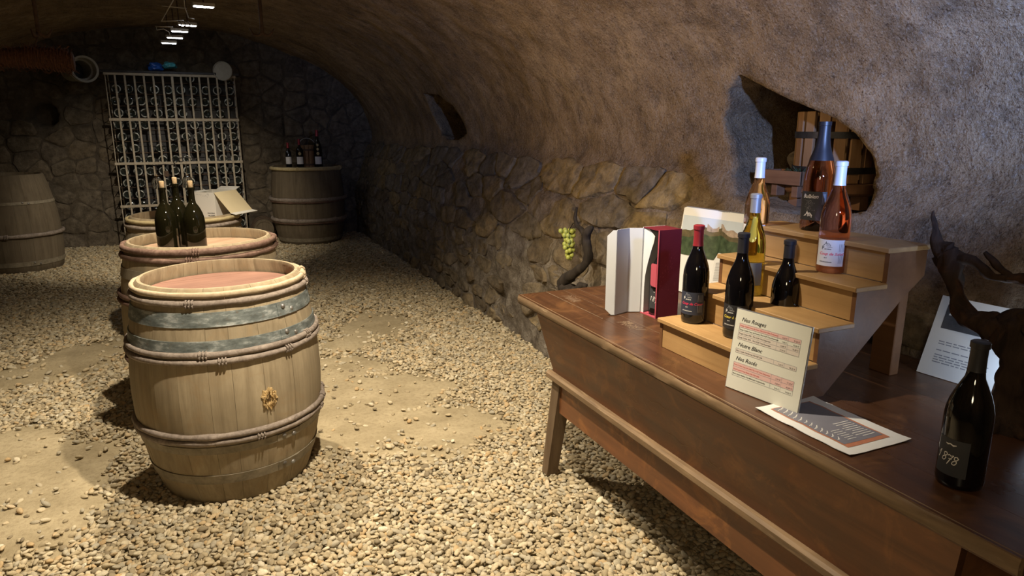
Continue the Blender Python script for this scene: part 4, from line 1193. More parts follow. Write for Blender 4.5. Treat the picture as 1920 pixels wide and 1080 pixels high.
# ------------------------------------------------------------------ price sheet in a clear holder
def price_sheet():
    BL, BR, TL = Vector((1.264, 1.392, .8008)), Vector((1.300, 1.165, .8008)), Vector((1.296, 1.359, 1.024))
    U = (BR - BL); wd = U.length; U.normalize(); Vv = (TL - BL); Vv -= U * Vv.dot(U); ht = Vv.length; Vv.normalize(); Nn = U.cross(Vv)   # towards the viewer
    c = (BL + BR) / 2
    t = thing('price_sheet', 'ivory printed price list in a clear holder leaning on the steps', 'sign', tuple(c))
    def P(u, v, n=0): return BL + U * u + Vv * v + Nn * n - c
    def slab(name, u0, u1, v0, v1, n0, n1, mat): return MB().hexa([P(u0, v0, n0), P(u1, v0, n0), P(u1, v0, n1), P(u0, v0, n1)], [P(u0, v1, n0), P(u1, v1, n0), P(u1, v1, n1), P(u0, v1, n1)]).obj(name, mat, t)
    slab('card', .002, wd - .003, .002, ht - .003, -.0006, .0006, M_SHEET)
    slab('holder_back', 0, wd, 0, ht, -.0034, -.0007, M_ACRYL)
    # prop stand at the back
    MB().hexa([P(wd * .35, .004, -.0035), P(wd * .65, .004, -.0035), P(wd * .65, .004, -.0035) + Vector((.035, 0, -.003)), P(wd * .35, .004, -.0035) + Vector((.035, 0, -.003))],
              [P(wd * .35, .10, -.0035), P(wd * .65, .10, -.0035), P(wd * .65, .10, -.0055), P(wd * .35, .10, -.0055)]).obj('prop', M_ACRYL, t)
    f = lambda u, v: P(u, v, .0011); g = lambda u, v: P(u, v, .0009)
    # measured layout, fractions of the sheet: x0 .085 x1 .90, columns at .655 and .765
    x0, xa, xb, x1 = .075 * wd, .60 * wd, .735 * wd, .89 * wd
    rows = [('h', .855, 'Nos Rouges'), ('b', .825, .048, [('Rouge Cuvée Coup de Cœur 75cl AOP Côte Roannaise', '6,20 €', '37,20 €', M_INK_DKRED, True), ('Rouge Cuvée Cœur de Fendre 75cl AOP Côte Roannaise', '7,50 €', '45,00 €', M_INK_BLACK, False),
             ('Rouge Cuvée 1878   75cl AOP Côte Roannaise', '12,80 €', '76,80 €', M_INK_BLACK, None), ('Rouge Cuvée 1878   150cl AOP Côte Roannaise', '27,00 €', '', M_INK_BLACK, None)]),
            ('h', .545, 'Notre Blanc'), ('b', .515, .05, [('Blanc Cuvée Chardonnay 75cl IGP Urfé', '7,20 €', '43,20 €', M_INK_BLACK, None)]),
            ('h', .375, 'Nos Rosés'), ('b', .345, .055, [('Rosé Cuvée Coup de Soleil 75cl AOP Côte Roannaise', '6,20 €', '37,20 €', M_INK_DKRED, True), ('Rosé Cuvée Doux Pétale 75cl IGP Urfé', '7,00 €', '42,00 €', M_INK_DKRED, True),
             ('Rosé Cuvée Bulblen 75cl Méthode Traditionnelle', '9,00 €', '54,00 €', M_INK_BLACK, False)])]
    lines = MB(); head = MB(); inks = {}
    for r in rows:
        if r[0] == 'h': put_text(head, r[2], .0155, x0 + .004, r[1] * ht, f, shear=.35, bold=.0001)
        else:
            y = r[1] * ht; rh = r[2] * ht; n = len(r[3])
            for i, (a, b, c_, ink, pink) in enumerate(r[3]):
                yy = y - rh * i
                if pink is not False:
                    mb = MB(); mb.add([g(x0, yy - rh), g(x1, yy - rh), g(x1, yy), g(x0, yy)], [(0, 1, 2, 3)]); mb.obj('tinted_row', M_PINKROW if pink else M_BEIGEROW, t)
                m = inks.setdefault(ink.name, (MB(), ink))[0]
                put_text(m, a, .0052, x0 + .002, yy - rh * .68, f, bold=.00006)
                m2 = inks.setdefault(M_INK_BLACK.name, (MB(), M_INK_BLACK))[0]
                put_text(m2, b, .0054, xb - .003, yy - rh * .8, f, align='RIGHT')
                if c_: put_text(m2, c_, .0054, x1 - .003, yy - rh * .8, f, align='RIGHT')
            for i in range(n + 1): lines.ribbon([(x0, y - rh * i), (x1, y - rh * i)], .0006, f)
            for xx in (x0, xa, xb, x1): lines.ribbon([(xx, y), (xx, y - rh * n)], .0006, f)
    lines.obj('ruled_lines', M_INK_GREY, t); head.obj('heading_lettering', M_INK_BLACK, t)
    for m, ink in inks.values(): m.obj('lettering', ink, t)
price_sheet()

# ------------------------------------------------------------------ leaflet lying flat with curled corners
def leaflet_flat():
    t = thing('leaflet', 'curled paper leaflet with grey chart and orange border lying on the table', 'leaflet', (1.326, 1.094, .80))
    a, b = .0985, .143
    def hz(u, v):
        e = max(0, abs(u) / a - .55) * max(0, abs(v) / b - .6)
        return .0016 + .09 * e * e + .0016 * (1 + noise.noise(Vector((u * 30, v * 22, 1))))
    def P(u, v, o=0): return Vector((u + .002 * noise.noise(Vector((v * 30, 1, u))), v, hz(u, v) + o))
    def grid(name, u0, u1, v0, v1, mat, o, n=14, rnd=0):
        vs = []; fs = []
        for i in range(n + 1):
            for j in range(n + 1):
                vs.append(P(u0 + (u1 - u0) * i / n, v0 + (v1 - v0) * j / n, o))
        m = n + 1
        fs = [(i * m + j, (i + 1) * m + j, (i + 1) * m + j + 1, i * m + j + 1) for i in range(n) for j in range(n)]
        if name == 'sheet':
            k = len(vs); vs += [v - Vector((0, 0, .0008)) for v in vs]
            fs += [tuple(x + k for x in f_[::-1]) for f_ in fs]
        return MB().add(vs, fs).obj(name, mat, t, 180)
    M_OR = plain('orange_print', (.50, .20, .11), .5, var=.15); M_SL = plain('slate_print', (.20, .20, .235), .45, var=.15, scale=10)
    grid('sheet', -a, a, -b, b, M_PAPER, 0)
    grid('orange_border', -a * .70, a * .66, -b * .80, b * .84, M_OR, .0008)
    grid('slate_panel', -a * .66, a * .60, -b * .70, b * .82, M_SL, .0012)
    mb = MB()
    for k in range(12):
        v = b * .72 - k * .0165; L = .030 - .0014 * k
        mb.ribbon([(-a * .62, v), (-a * .62 + L * .5, v + .004), (-a * .62 + L, v + .012)], .0018, lambda u, v_: P(u, v_, .0018))
        mb.ribbon([(-a * .62 + L * .2, v - .002), (-a * .62 + L * .8, v + .006)], .0008, lambda u, v_: P(u, v_, .0018))
    mb.obj('chart_marks', M_INK_WHITE, t)
    mb = MB()
    for k in range(9):
        v = -b * .08 - k * .0092; L = .05 - .012 * (k % 3 == 2)
        mb.ribbon([(a * .5 - L * i / 6, v) for i in range(7)], .0022, lambda u, v_: P(u, v_, .0018))
        if k > 2: mb.ribbon([(-a * .10 - .028 * i / 4, v) for i in range(5)], .0018, lambda u, v_: P(u, v_, .0018))
    mb.obj('text_lines', M_INK_WHITE, t)
leaflet_flat()

# ------------------------------------------------------------------ leaflets leaning on the wall, vine stump, table lamp
def leaflet_standing(label, bl, br, tl, pic):
    BL, BR, TL = Vector(bl), Vector(br), Vector(tl)
    U = BR - BL; wd = U.length; U.normalize(); Vv = TL - BL; Vv -= U * Vv.dot(U); ht = Vv.length; Vv.normalize(); Nn = U.cross(Vv)
    c = (BL + BR) / 2; t = thing('leaflet', label, 'leaflet', tuple(c))
    P = lambda u, v, n=0: BL + U * u + Vv * v + Nn * n - c
    MB().hexa([P(0, 0, -.0015), P(wd, 0, -.0015), P(wd, 0, 0), P(0, 0, 0)], [P(0, ht, -.0015), P(wd, ht, -.0015), P(wd, ht, 0), P(0, ht, 0)]).obj('sheet', M_PAPER, t)
    f = lambda u, v: P(u, v, .0006)
    if pic:
        MB().add([f(wd * .12, ht * .60), f(wd, ht * .60), f(wd, ht * .90), f(wd * .12, ht * .90)], [(0, 1, 2, 3)]).obj('picture', plain('grey_picture', (.10, .10, .105), .5, var=.5, scale=30), t)
        mb = MB(); put_text(mb, 'DI', .030, wd * .16, ht * .775, lambda u, v: P(u, v, .0010), shear=.3, bold=.0004); mb.obj('lettering', M_INK_WHITE, t)
    mb = MB(); rng = random.Random(3 if pic else 8)
    for k, v in enumerate((.44, .41, .33, .27, .24, .21, .18) if pic else (.66, .52, .49, .46, .40, .24, .14)):
        u = wd * .16
        while u < wd * rng.uniform(.55, .85):
            L = rng.uniform(.008, .022); mb.ribbon([(u, ht * v), (u + L, ht * v)], .0028, f); u += L + .004
    mb.obj('text_lines', M_INK_GREY, t)
leaflet_standing('white leaflet with dark picture leaning behind the vine stump', (1.862, 1.258, .8015), (1.882, 1.058, .8015), (1.945, 1.262, 1.022), True)
leaflet_standing('white text leaflet leaning at the frame edge beside the vine stump', (1.885, 1.022, .8015), (1.875, .815, .8015), (1.955, 1.018, 1.02), False)

def vine_stump():
    t = thing('vine_stump', 'gnarled dark vine stump with twisting branches standing on the table', 'stump', (1.70, .905, .80))
    c = Vector((1.70, .905, .80))
    def V(*p): return Vector(p) - c
    def limb(name, pts, rs, seg=14, sub=9, wob=.75):
        P = [Vector(p) for p in pts]; out = []; ro = []
        for i in range(len(P) - 1):
            p0, p1, p2, p3 = P[max(0, i - 1)], P[i], P[i + 1], P[min(len(P) - 1, i + 2)]
            for q in range(sub):
                u = q / sub; out.append(.5 * ((2 * p1) + (p2 - p0) * u + (2 * p0 - 5 * p1 + 4 * p2 - p3) * u * u + (3 * p1 - p0 - 3 * p2 + p3) * u ** 3)); ro.append(rs[i] + (rs[i + 1] - rs[i]) * u)
        out.append(P[-1]); ro.append(rs[-1])
        return MB().tube(out, ro, seg, True, wob).obj(name, M_BARK, t, 180)
    limb('trunk', [V(1.70, .905, .80), V(1.698, .905, .83), V(1.70, .912, .88), V(1.695, .915, .95), V(1.70, .922, 1.0), V(1.705, .915, 1.05), V(1.71, .905, 1.085)], [.058, .042, .028, .028, .036, .040, .016], 16)
    for k in range(7):
        a = k * .9 + .3
        limb('root', [V(1.70, .905, .822), V(1.70 + .042 * cos(a), .905 + .042 * sin(a), .814), V(1.70 + .072 * cos(a + .2), .905 + .072 * sin(a + .2), .806)], [.03, .02, .008], 8, 3)
    limb('branch', [V(1.70, .93, 1.02), V(1.705, .985, 1.035), V(1.71, 1.035, 1.03), V(1.72, 1.075, 1.06), V(1.725, 1.10, 1.11), V(1.73, 1.115, 1.15), V(1.735, 1.135, 1.185)], [.038, .030, .022, .018, .016, .022, .030])
    limb('branch', [V(1.735, 1.135, 1.18), V(1.74, 1.165, 1.20), V(1.745, 1.18, 1.235), V(1.75, 1.19, 1.255), V(1.755, 1.20, 1.27), V(1.76, 1.205, 1.285)], [.030, .018, .008, .006, .005, .002])
    limb('branch', [V(1.735, 1.125, 1.175), V(1.74, 1.07, 1.175), V(1.745, 1.02, 1.145), V(1.75, .96, 1.15), V(1.755, .90, 1.165), V(1.76, .83, 1.165)], [.022, .013, .010, .010, .008, .006])
    limb('branch', [V(1.748, 1.05, 1.20), V(1.748, 1.02, 1.175), V(1.75, .985, 1.15), V(1.75, .945, 1.14), V(1.755, .89, 1.13)], [.005, .008, .009, .007, .005])
    limb('branch', [V(1.705, .905, 1.06), V(1.71, .875, 1.075), V(1.715, .84, 1.075), V(1.72, .79, 1.06)], [.038, .032, .03, .026])
vine_stump()

def table_lamp():
    p = Vector((1.79, .955, .90))
    t = thing('table_lamp', 'small bright LED lamp standing on the table behind the vine stump', 'lamp', tuple(p))
    d = Vector((.05, .30, .95)).normalized(); m = d.to_track_quat('Z', 'Y').to_matrix().to_4x4()
    MB().lathe([(0, -.034), (.011, -.034), (.0125, -.030), (.0125, -.004), (.014, -.002), (.014, 0), (.012, 0), (.012, -.003), (0, -.003)], 20, m).obj('housing', M_BLACK, t, 40)
    MB().lathe([(.0118, -.0025), (0, -.0022)], 20, m).obj('lens', M_LED_TABLE, t)
    MB().tube([(0, 0, -.034), (0, 0, -.09)], .004, 8).obj('post', M_BLACK, t, 180)
    MB().lathe([(0, -.10), (.026, -.10), (.026, -.095), (.006, -.09), (0, -.09)], 20).obj('foot', M_BLACK, t, 40)
table_lamp()

# old vine stock behind the table end, with a bunch of green grapes
def vine_stock():
    base = Vector((1.93, 3.36, 0)); t = thing('vine_stock', 'dark twisted old vine stock leaning on the wall behind the table end', 'vine', tuple(base))
    def limb(name, pts, rs):
        P = [Vector(p) - base - Vector((.06, .0, 0)) for p in pts]; out = []; ro = []
        for i in range(len(P) - 1):
            p0, p1, p2, p3 = P[max(0, i - 1)], P[i], P[i + 1], P[min(len(P) - 1, i + 2)]
            for q in range(5):
                u = q / 5; out.append(.5 * ((2 * p1) + (p2 - p0) * u + (2 * p0 - 5 * p1 + 4 * p2 - p3) * u * u + (3 * p1 - p0 - 3 * p2 + p3) * u ** 3)); ro.append(rs[i] + (rs[i + 1] - rs[i]) * u)
        out.append(P[-1]); ro.append(rs[-1]); MB().tube(out, ro, 10, True, .5).obj(name, M_VINE, t, 180)
    limb('trunk', [(1.93, 3.36, 0), (1.93, 3.38, .2), (1.92, 3.36, .4), (1.91, 3.34, .55), (1.91, 3.37, .60)], [.07, .055, .05, .055, .05])
    limb('branch', [(1.91, 3.37, .58), (1.90, 3.42, .62), (1.90, 3.32, .69), (1.92, 3.22, .76), (1.93, 3.19, .83), (1.93, 3.22, .90), (1.93, 3.20, .95), (1.94, 3.17, .98)], [.045, .038, .03, .024, .024, .024, .022, .01])
    limb('branch', [(1.93, 3.23, .93), (1.93, 3.28, .955), (1.94, 3.33, .96), (1.95, 3.38, 1.0), (1.97, 3.40, 1.06)], [.02, .014, .012, .01, .006])
    limb('branch', [(1.91, 3.35, .58), (1.90, 3.28, .60), (1.90, 3.22, .64), (1.91, 3.17, .66)], [.04, .03, .024, .012])
    tg = thing('grape_bunch', 'bunch of pale green grapes hanging on the stone wall', 'grapes', (1.90, 3.46, .92))
    rng = random.Random(1)
    bm = bmesh.new(); bmesh.ops.create_icosphere(bm, subdivisions=2, radius=.0135); me = bpy.data.meshes.new('grape'); bm.to_mesh(me); bm.free()
    me.materials.append(M_GRAPE); me.polygons.foreach_set('use_smooth', [True] * len(me.polygons))
    pl = []
    for k in range(400):
        z = rng.uniform(-.165, 0); r = .040 * (1 + z / .21) + .006; a = rng.uniform(0, 6.28); q = rng.uniform(.4, 1)
        p = Vector((r * q * cos(a), r * q * sin(a) + (.022 if z > -.05 else 0), z))
        if all((p - o).length > .0205 for o in pl): pl.append(p)
        if len(pl) > 42: break
    for p in pl:
        o = link('grape', me, tg); o.location = p; o.scale = (1, 1, 1.12)
    MB().tube([(0, 0, -.03), (0, .0, .01), (.01, -.02, .045), (.03, -.06, .05)], .0035, 6).obj('stem', M_VINE, tg, 180)
vine_stock()

# ------------------------------------------------------------------ niche: basket press, planter with a plant
def niche_things():
    c = (2.60, 2.27, 1.245)
    t = thing('basket_press', 'small slatted wooden basket press with black iron hoops in the wall niche', 'press', c)
    R = .165; H0, H1 = .02, .325
    for k in range(16):
        a = 2 * pi * k / 16
        MB().box((R, 0, (H0 + H1) / 2), (.016, .047, H1 - H0), Matrix.Rotation(a, 4, 'Z'), .002).obj('slat', M_PRESS, t)
    for z in (.075, .225):
        MB().lathe([(R + .009, z - .014), (R + .014, z - .014), (R + .014, z + .014), (R + .009, z + .014)], 40, None, True).obj('iron_hoop', M_BLACK, t, 40)
    MB().lathe([(0, -.03), (.20, -.03), (.21, -.02), (.21, .018), (0, .018)], 32).obj('base_tray', M_TERRA, t, 40)
    for a in (.5, 2.6, 4.7): MB().box((.15 * cos(a), .15 * sin(a), -.062), (.05, .05, .064)).obj('foot', M_TERRA, t)
    t = thing('planter_box', 'small brown wooden planter trough standing in the niche left of the press', 'planter', (2.40, 2.33, 1.20))
    for dy in (-.105, .105): MB().box((0, dy, .085), (.10, .012, .06)).obj('end_board', M_TERRA, t)
    for dx in (-.05, .05): MB().box((dx, 0, .085), (.012, .222, .06), None, .001).obj('side_board', M_TERRA, t)
    MB().box((0, 0, .06), (.09, .20, .01)).obj('bottom_board', M_TERRA, t)
    for dy in (-.06, .06): MB().box((0, dy, .027), (.06, .035, .055), None, .002).obj('foot', M_TERRA, t)
    t = thing('potted_plant', 'small dark leafy plant growing out of the planter trough', 'plant', (2.40, 2.31, 1.265))
    rng = random.Random(12)
    MB().box((0, 0, .01), (.085, .17, .02)).obj('soil', M_EARTH, t)
    for k in range(60):
        a = rng.uniform(0, 6.28); L = rng.uniform(.03, .06); el = rng.uniform(.3, 1.3)
        d = Vector((cos(a) * cos(el), sin(a) * cos(el), sin(el))); s = Vector((-sin(a), cos(a), 0)); b = Vector((rng.uniform(-.02, .02), rng.uniform(-.05, .05), .02))
        w = rng.uniform(.005, .010); up = d.cross(s)
        p = [b, b + d * L * .5 + s * w, b + d * L - up * .008, b + d * L * .5 - s * w]; q = [v + up * .0015 for v in p]
        MB().add(p + q, [(0, 1, 2, 3), (7, 6, 5, 4), (0, 4, 5, 1), (1, 5, 6, 2), (2, 6, 7, 3), (3, 7, 4, 0)]).obj('leaf', M_LEAF, t)
    # rough stones on the niche sill
    for k, (yy, xx, s, lab) in enumerate(((2.46, 2.62, .075, 'rounded grey stone lying in the niche above the planter'),)):
        bm = bmesh.new(); bmesh.ops.create_icosphere(bm, subdivisions=3, radius=s)
        for v in bm.verts: v.co *= 1 + .35 * noise.noise(v.co * 14 + Vector((k * 5, 0, 0))); v.co.z *= .8
        me = bpy.data.meshes.new('loose_stone'); bm.to_mesh(me); bm.free(); me.materials.append(M_STONE)
        o = link('loose_stone', me); o.location = (xx, yy, 1.215 + s * .55 + (.09 if k == 0 else 0)); tag(o, lab, 'stone')
niche_things()

# ------------------------------------------------------------------ iron bottle cage against the end wall
ORD = 'first second third fourth fifth sixth seventh eighth ninth tenth eleventh twelfth thirteenth fourteenth fifteenth'.split()
def cage():
    X0, X1, Y0, Y1, H = -1.005, .447, 9.85, 10.16, 2.15
    cx = (X0 + X1) / 2
    t = thing('bottle_cage', 'tall pale iron barred cage against the end wall filled with bottles', 'cage', (cx, Y0, 0))
    O = Matrix.Translation((-cx, -Y0, 0))
    n = 15
    for k in range(n):
        x = X0 + (X1 - X0) * k / (n - 1); w = .011 if k in (0, n - 1) else .022
        MB().box((x, Y0, H / 2), (w, .012, H), O, .002).obj('bar', M_GATE, t)
    MB().box(((X0 + X1) / 2 + .012, Y0 - .004, H / 2), (.010, .010, H), O).obj('bar', M_GATE, t)
    for z in (.02, .535, 1.065, 1.60, 2.14):
        MB().box((cx, Y0 - .010, z), (X1 - X0 + .03, .008, .032), O, .001).obj('crossbar', M_GATE, t)
    for x in (X0, X1):
        MB().box((x, Y1, H / 2), (.012, .012, H), O).obj('side_post', M_WIRE, t)
        for k in range(15):
            MB().box((x, (Y0 + Y1) / 2, .06 + k * .143), (.007, Y1 - Y0, .007), O).obj('side_rung', M_WIRE, t)
    for k in range(15):
        for y in (9.93, 10.11):
            MB().box((cx, y, .052 + k * .143 - .004), (X1 - X0 - .01, .008, .006), O).obj('shelf_rod', M_RUST, t)
    MB().box((cx, 10.0, H + .018), (X1 - X0 + .12, .34, .03), O, .003).obj('top_board', M_BLACK, t)
    MB().box((cx, Y1 + .014, H / 2), (X1 - X0, .010, H - .02), O).obj('back_panel', M_BLACK, t)
    MB().box((cx - .18, Y0 - .02, .93), (.05, .02, .07), O, .002).obj('lock', M_RUST, t)
    # bottles lying with their bases to the room
    prof = [(0, .030), (.020, .022), (.036, .006), (.044, 0), (.050, .002), (.053, .010), (.053, .15), (.049, .18), (.034, .215), (.020, .24), (.016, .265), (.016, .29), (0, .29)]
    me = None; rng = random.Random(21); first = None
    for r in range(15):
        z = .052 + r * .143 + .054; cnt = 0
        for c in range(10):
            if r == 14 and rng.random() < .45: continue
            if rng.random() < .07: continue
            x = X0 + .075 + c * .1435 + (.018 if r % 2 else 0) + rng.uniform(-.008, .008)
            if x > X1 - .06: continue
            loc = (x, 9.872 + rng.uniform(0, .018), z)
            if first is None:
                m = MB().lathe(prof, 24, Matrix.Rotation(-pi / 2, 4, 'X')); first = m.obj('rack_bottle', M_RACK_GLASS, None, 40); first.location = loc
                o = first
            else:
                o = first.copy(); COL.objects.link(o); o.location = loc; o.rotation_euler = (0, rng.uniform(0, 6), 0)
            cnt += 1
            tag(o, 'dark old bottle in the iron cage, %s row from the top, %s from the left' % (ORD[14 - r], ORD[cnt - 1]), 'bottle', 'bottles lying in the cage')
cage()

# ------------------------------------------------------------------ things on the barrels
def corked(label, x, y, z, h, glass):
    t = thing('wine_bottle', label, 'bottle', (x, y, z))
    p = burg(h, .0525, .0155); MB().lathe(p, 40).obj('glass', glass, t, 60)
    MB().lathe([(0, h - .012), (.0105, h - .012), (.0118, h + .003), (.0122, h + .030), (.011, h + .033), (0, h + .033)], 18).obj('cork', M_CORK, t, 40)
    return t
zt = -.012 + .935 - .058
corked('corked dark green bottle on the middle barrel, leftmost of its three', -.215, 3.985, zt, .335, M_GREEN_GLASS)
corked('corked green bottle on the middle barrel, standing behind the other two', -.158, 4.105, zt, .345, M_GREEN_GLASS)
corked('corked dark bottle on the middle barrel with yellow-green light at its edge, rightmost', -.080, 3.945, zt, .335, M_GREEN_GLASS)

def carton():
    zc = -.012 + .915 - .058
    t = thing('carton', 'white printed wine carton with flaps open on the furthest barrel', 'box', (.035, 5.49, zc), radians(-38))
    w, d, h, th = .20, .24, .205, .003
    z0 = .001
    MB().box((0, -d / 2, z0 + h / 2), (w, th, h)).obj('front_wall', M_CARD_WHITE, t)
    MB().box((0, d / 2, z0 + h / 2), (w, th, h)).obj('back_wall', M_CARD_WHITE, t)
    MB().box((-w / 2, 0, z0 + h / 2), (th, d - th, h)).obj('side_wall', M_CARD_WHITE, t)
    MB().box((w / 2, 0, z0 + h / 2), (th, d - th, h)).obj('side_wall', M_CARD_WHITE, t)
    MB().box((0, 0, z0 + th / 2), (w - th, d - th, th)).obj('bottom', M_CARD_CREAM, t)
    # long flap folded out to the right, hanging down, with its own turned edge
    a = radians(-49)
    m = Matrix.Translation((w / 2 + .002, 0, z0 + h)) @ Matrix.Rotation(-a, 4, 'Y')
    MB().box((.095, 0, 0), (.19, d + .01, th), m).obj('open_flap', M_CARD_CREAM, t)
    m2 = m @ Matrix.Translation((.19, 0, 0)) @ Matrix.Rotation(radians(-38), 4, 'Y')
    MB().box((.022, 0, 0), (.045, d + .015, th), m2).obj('flap_lip', M_CARD_WHITE, t)
    m = Matrix.Translation((0, d / 2, z0 + h)) @ Matrix.Rotation(radians(18), 4, 'X')
    MB().box((.02, .03, 0), (w * .8, .06, th), m).obj('back_flap', M_CARD_WHITE, t)
    m = Matrix.Translation((-w / 2, 0, z0 + h)) @ Matrix.Rotation(radians(10), 4, 'Y')
    MB().box((.02, -.02, 0.002), (.04, d * .5, th), m).obj('side_flap', M_CARD_WHITE, t)
    f = lambda u, v: Vector((u, -d / 2 - th / 2 - .0006, z0 + v))
    mb = MB()
    for k, s in enumerate(('SANCERRE', 'MILLESIME', 'ROANNETTE')):
        put_text(mb, s, .0125, w / 2 - .008, .052 - k * .017, f, align='RIGHT', bold=.0003)
    mb.obj('lettering', M_INK_BLACK, t)
    mb = MB(); rng = random.Random(3)
    mb.ribbon([(-w / 2 + .010, h - .012), (-w / 2 + .010, h - .028), (-w / 2 + .022, h - .028)], .002, f)
    for k in range(9): mb.ribbon([(-.05 + k * .011, h - .014 - .003 * k * rng.random()), (-.044 + k * .011, h - .016 - .003 * k * rng.random())], .0016, f)
    mb.ribbon([(.04, h - .012), (.056, h - .012)], .002, f); mb.ribbon([(.052, h - .012), (.052, h - .026)], .0018, f)
    mb.obj('print_marks', M_INK_GREY, t)
carton()

def glass_stand():
    zc = -.012 + .915 - .058
    bx, by = -.185, 5.40
    t = thing('glass_stand', 'thin black wire stand with wavy stem and arms for hanging glasses', 'stand', (bx, by, zc))
    MB().lathe([(0, 0), (.05, 0), (.05, .006), (.012, .010), (0, .010)], 24).obj('foot', M_BLACK, t, 40)
    path = [(.018 * sin(k * .55), .006 * cos(k * .5), .01 + k * .022) for k in range(21)]
    MB().tube(path, .0042, 8).obj('stem', M_BLACK, t, 180)
    zt_ = .40
    for a, L, zz in ((pi * .98, .135, zt_), (-.15, .13, zt_ + .045), (1.2, .08, zt_ + .02)):
        e = (L * cos(a), L * sin(a))
        mb = MB().tube([(0, 0, zz), (e[0] * .5, e[1] * .5, zz + .008), (e[0], e[1], zz)], .0032, 8)
        mb.tube([(e[0] + .012 * cos(b), e[1] + .012 * sin(b), zz) for b in np.linspace(.5, 5.8, 14)], .0028, 6).obj('arm', M_BLACK, t, 180)
    return bx, by, zc
bx, by, zc = glass_stand()
GLASS = [(.033, 0), (.030, .002), (.006, .006), (.0038, .02), (.0036, .065), (.008, .074), (.026, .092), (.035, .115), (.036, .13), (.031, .165), (.0298, .165), (.0345, .13), (.0335, .115), (.025, .094), (.006, .079), (0, .078)]
def wine_glass(label, x, y, z):
    t = thing('wine_glass', label, 'glass', (x, y, z))
    MB().lathe([(r, -h) for r, h in GLASS][::-1], 28).obj('bowl', M_CLEAR, t, 60)
    return t
wine_glass('clear wine glass hanging upside down on the stand behind the corked bottles', bx - .132, by + .012, zc + .406)
wine_glass('clear wine glass hanging upside down from the higher arm of the stand', bx + .06, by + .03, zc + .405)

def old_bottle(label, x, y, z, prof, caps, labz, medal=0):
    t = thing('wine_bottle', label, 'bottle', (x, y, z)); MB().lathe(prof, 28).obj('glass', M_RED_GLASS, t, 60)
    foil(t, prof, caps, M_FOIL_RED)
    r = max(p[0] for p in prof); a0 = VIEW(x, y)
    lab = wrap_label(t, r, a0, -.045, .045, labz[0], labz[1], M_LAB_WHITE)
    f = cyl_map(r + .0012, a0, labz[0]); hh = labz[1] - labz[0]; mb = MB()
    for k, v in enumerate((.72, .52, .34, .2)): mb.ribbon([(-.024 + .004 * (k % 2), hh * v), (.024 - .006 * (k % 2), hh * v)], .0035 if k == 1 else .0022, f)
    mb.obj('small_print', M_INK_GREY, lab)
    for k in range(medal):
        z = labz[1] + .04 + k * .055; rr = None
        for (ra, za), (rb, zb) in zip(prof, prof[1:]):
            if za <= z <= zb and zb > za: rr = ra + (rb - ra) * (z - za) / (zb - za)
        m = Matrix.Translation((rr * cos(a0) * 1.04, rr * sin(a0) * 1.04, z)) @ Matrix.Rotation(a0, 4, 'Z') @ Matrix.Rotation(pi / 2, 4, 'Y')
        MB().lathe([(0, -.003), (.019 - .003 * k, -.003), (.019 - .003 * k, .003), (.015, .004), (0, .003)], 18, m).obj('medallion', M_HOOP_YEL, t, 40)
z4 = -.012 + 1.02 - .04
old_bottle('red capsuled bottle with white label on the tall end-wall barrel, smallest of three', 1.005, 9.46, z4, bord(.345, .037), .275, (.075, .165))
old_bottle('bottle with white label and one gold medal on the tall end-wall barrel', 1.145, 9.44, z4, bord(.39, .047), .315, (.072, .165), 1)
old_bottle('large bottle with white label and hanging medals on the tall end-wall barrel', 1.375, 9.42, z4, burg(.505, .055, .018), .425, (.068, .165), 3)
def small_pail():
    t = thing('wooden_pail', 'small slatted brown wooden pail with wire handle among the end-wall bottles', 'pail', (1.26, 9.56, z4))
    for k in range(14):
        a = 2 * pi * k / 14; m = Matrix.Rotation(a, 4, 'Z')
        MB().hexa([(.085, -.017, 0), (.099, -.017, 0), (.099, .017, 0), (.085, .017, 0)], [(.095, -.019, .31), (.109, -.019, .31), (.109, .019, .31), (.095, .019, .31)], m).obj('stave', M_PRESS, t)
    for z in (.06, .25): MB().lathe([(.101 + z * .032, z - .012), (.106 + z * .032, z - .012), (.106 + z * .032, z + .012), (.101 + z * .032, z + .012)], 32, None, True).obj('hoop', M_RUST, t, 40)
    MB().lathe([(0, .01), (.086, .01), (.086, .02), (0, .02)], 20).obj('bottom', M_PRESS, t)
    MB().tube([(.10 * cos(b) * 1.05, 0, .30 + .10 * sin(b)) for b in np.linspace(0, pi, 15)], .004, 6).obj('handle', M_WIRE, t, 180)
small_pail()

# ------------------------------------------------------------------ hung from the vault: LED lamps, hooks, wire frame, basket, drums
VT = lambda x: 1.33 + 1.42 * sqrt(max(0, 1 - ((x + .25) / 2.55) ** 2))
def led(label, x, y, rz):
    z = 2.45
    t = thing('led_lamp', label, 'lamp', (x, y, z), rz, 'LED lamps along the crown')
    MB().box((0, 0, .020), (.17, .07, .028), None, .004).obj('housing', M_WIRE, t)
    for k in range(3): MB().box((-.05 + k * .05, 0, .004), (.044, .05, .006)).obj('led_panel', M_LED, t)
    MB().tube([(0, 0, .03), (0, 0, VT(x) - z + .03)], .006, 8).obj('stem', M_RUST, t, 180)
for k, (x, y) in enumerate(((.108, 6.41), (-.028, 7.61), (-.110, 8.10), (-.172, 8.69), (-.251, 9.25))):
    led(['nearest and brightest LED lamp hanging from the vault crown', 'second LED lamp of the line, below the wire frame', 'third LED lamp of the line along the vault crown', 'fourth LED lamp of the line, next to last before the end wall', 'last LED lamp of the line, closest to the end wall'][k], x, y, (.1, 0, .05, -.2, 0)[k])

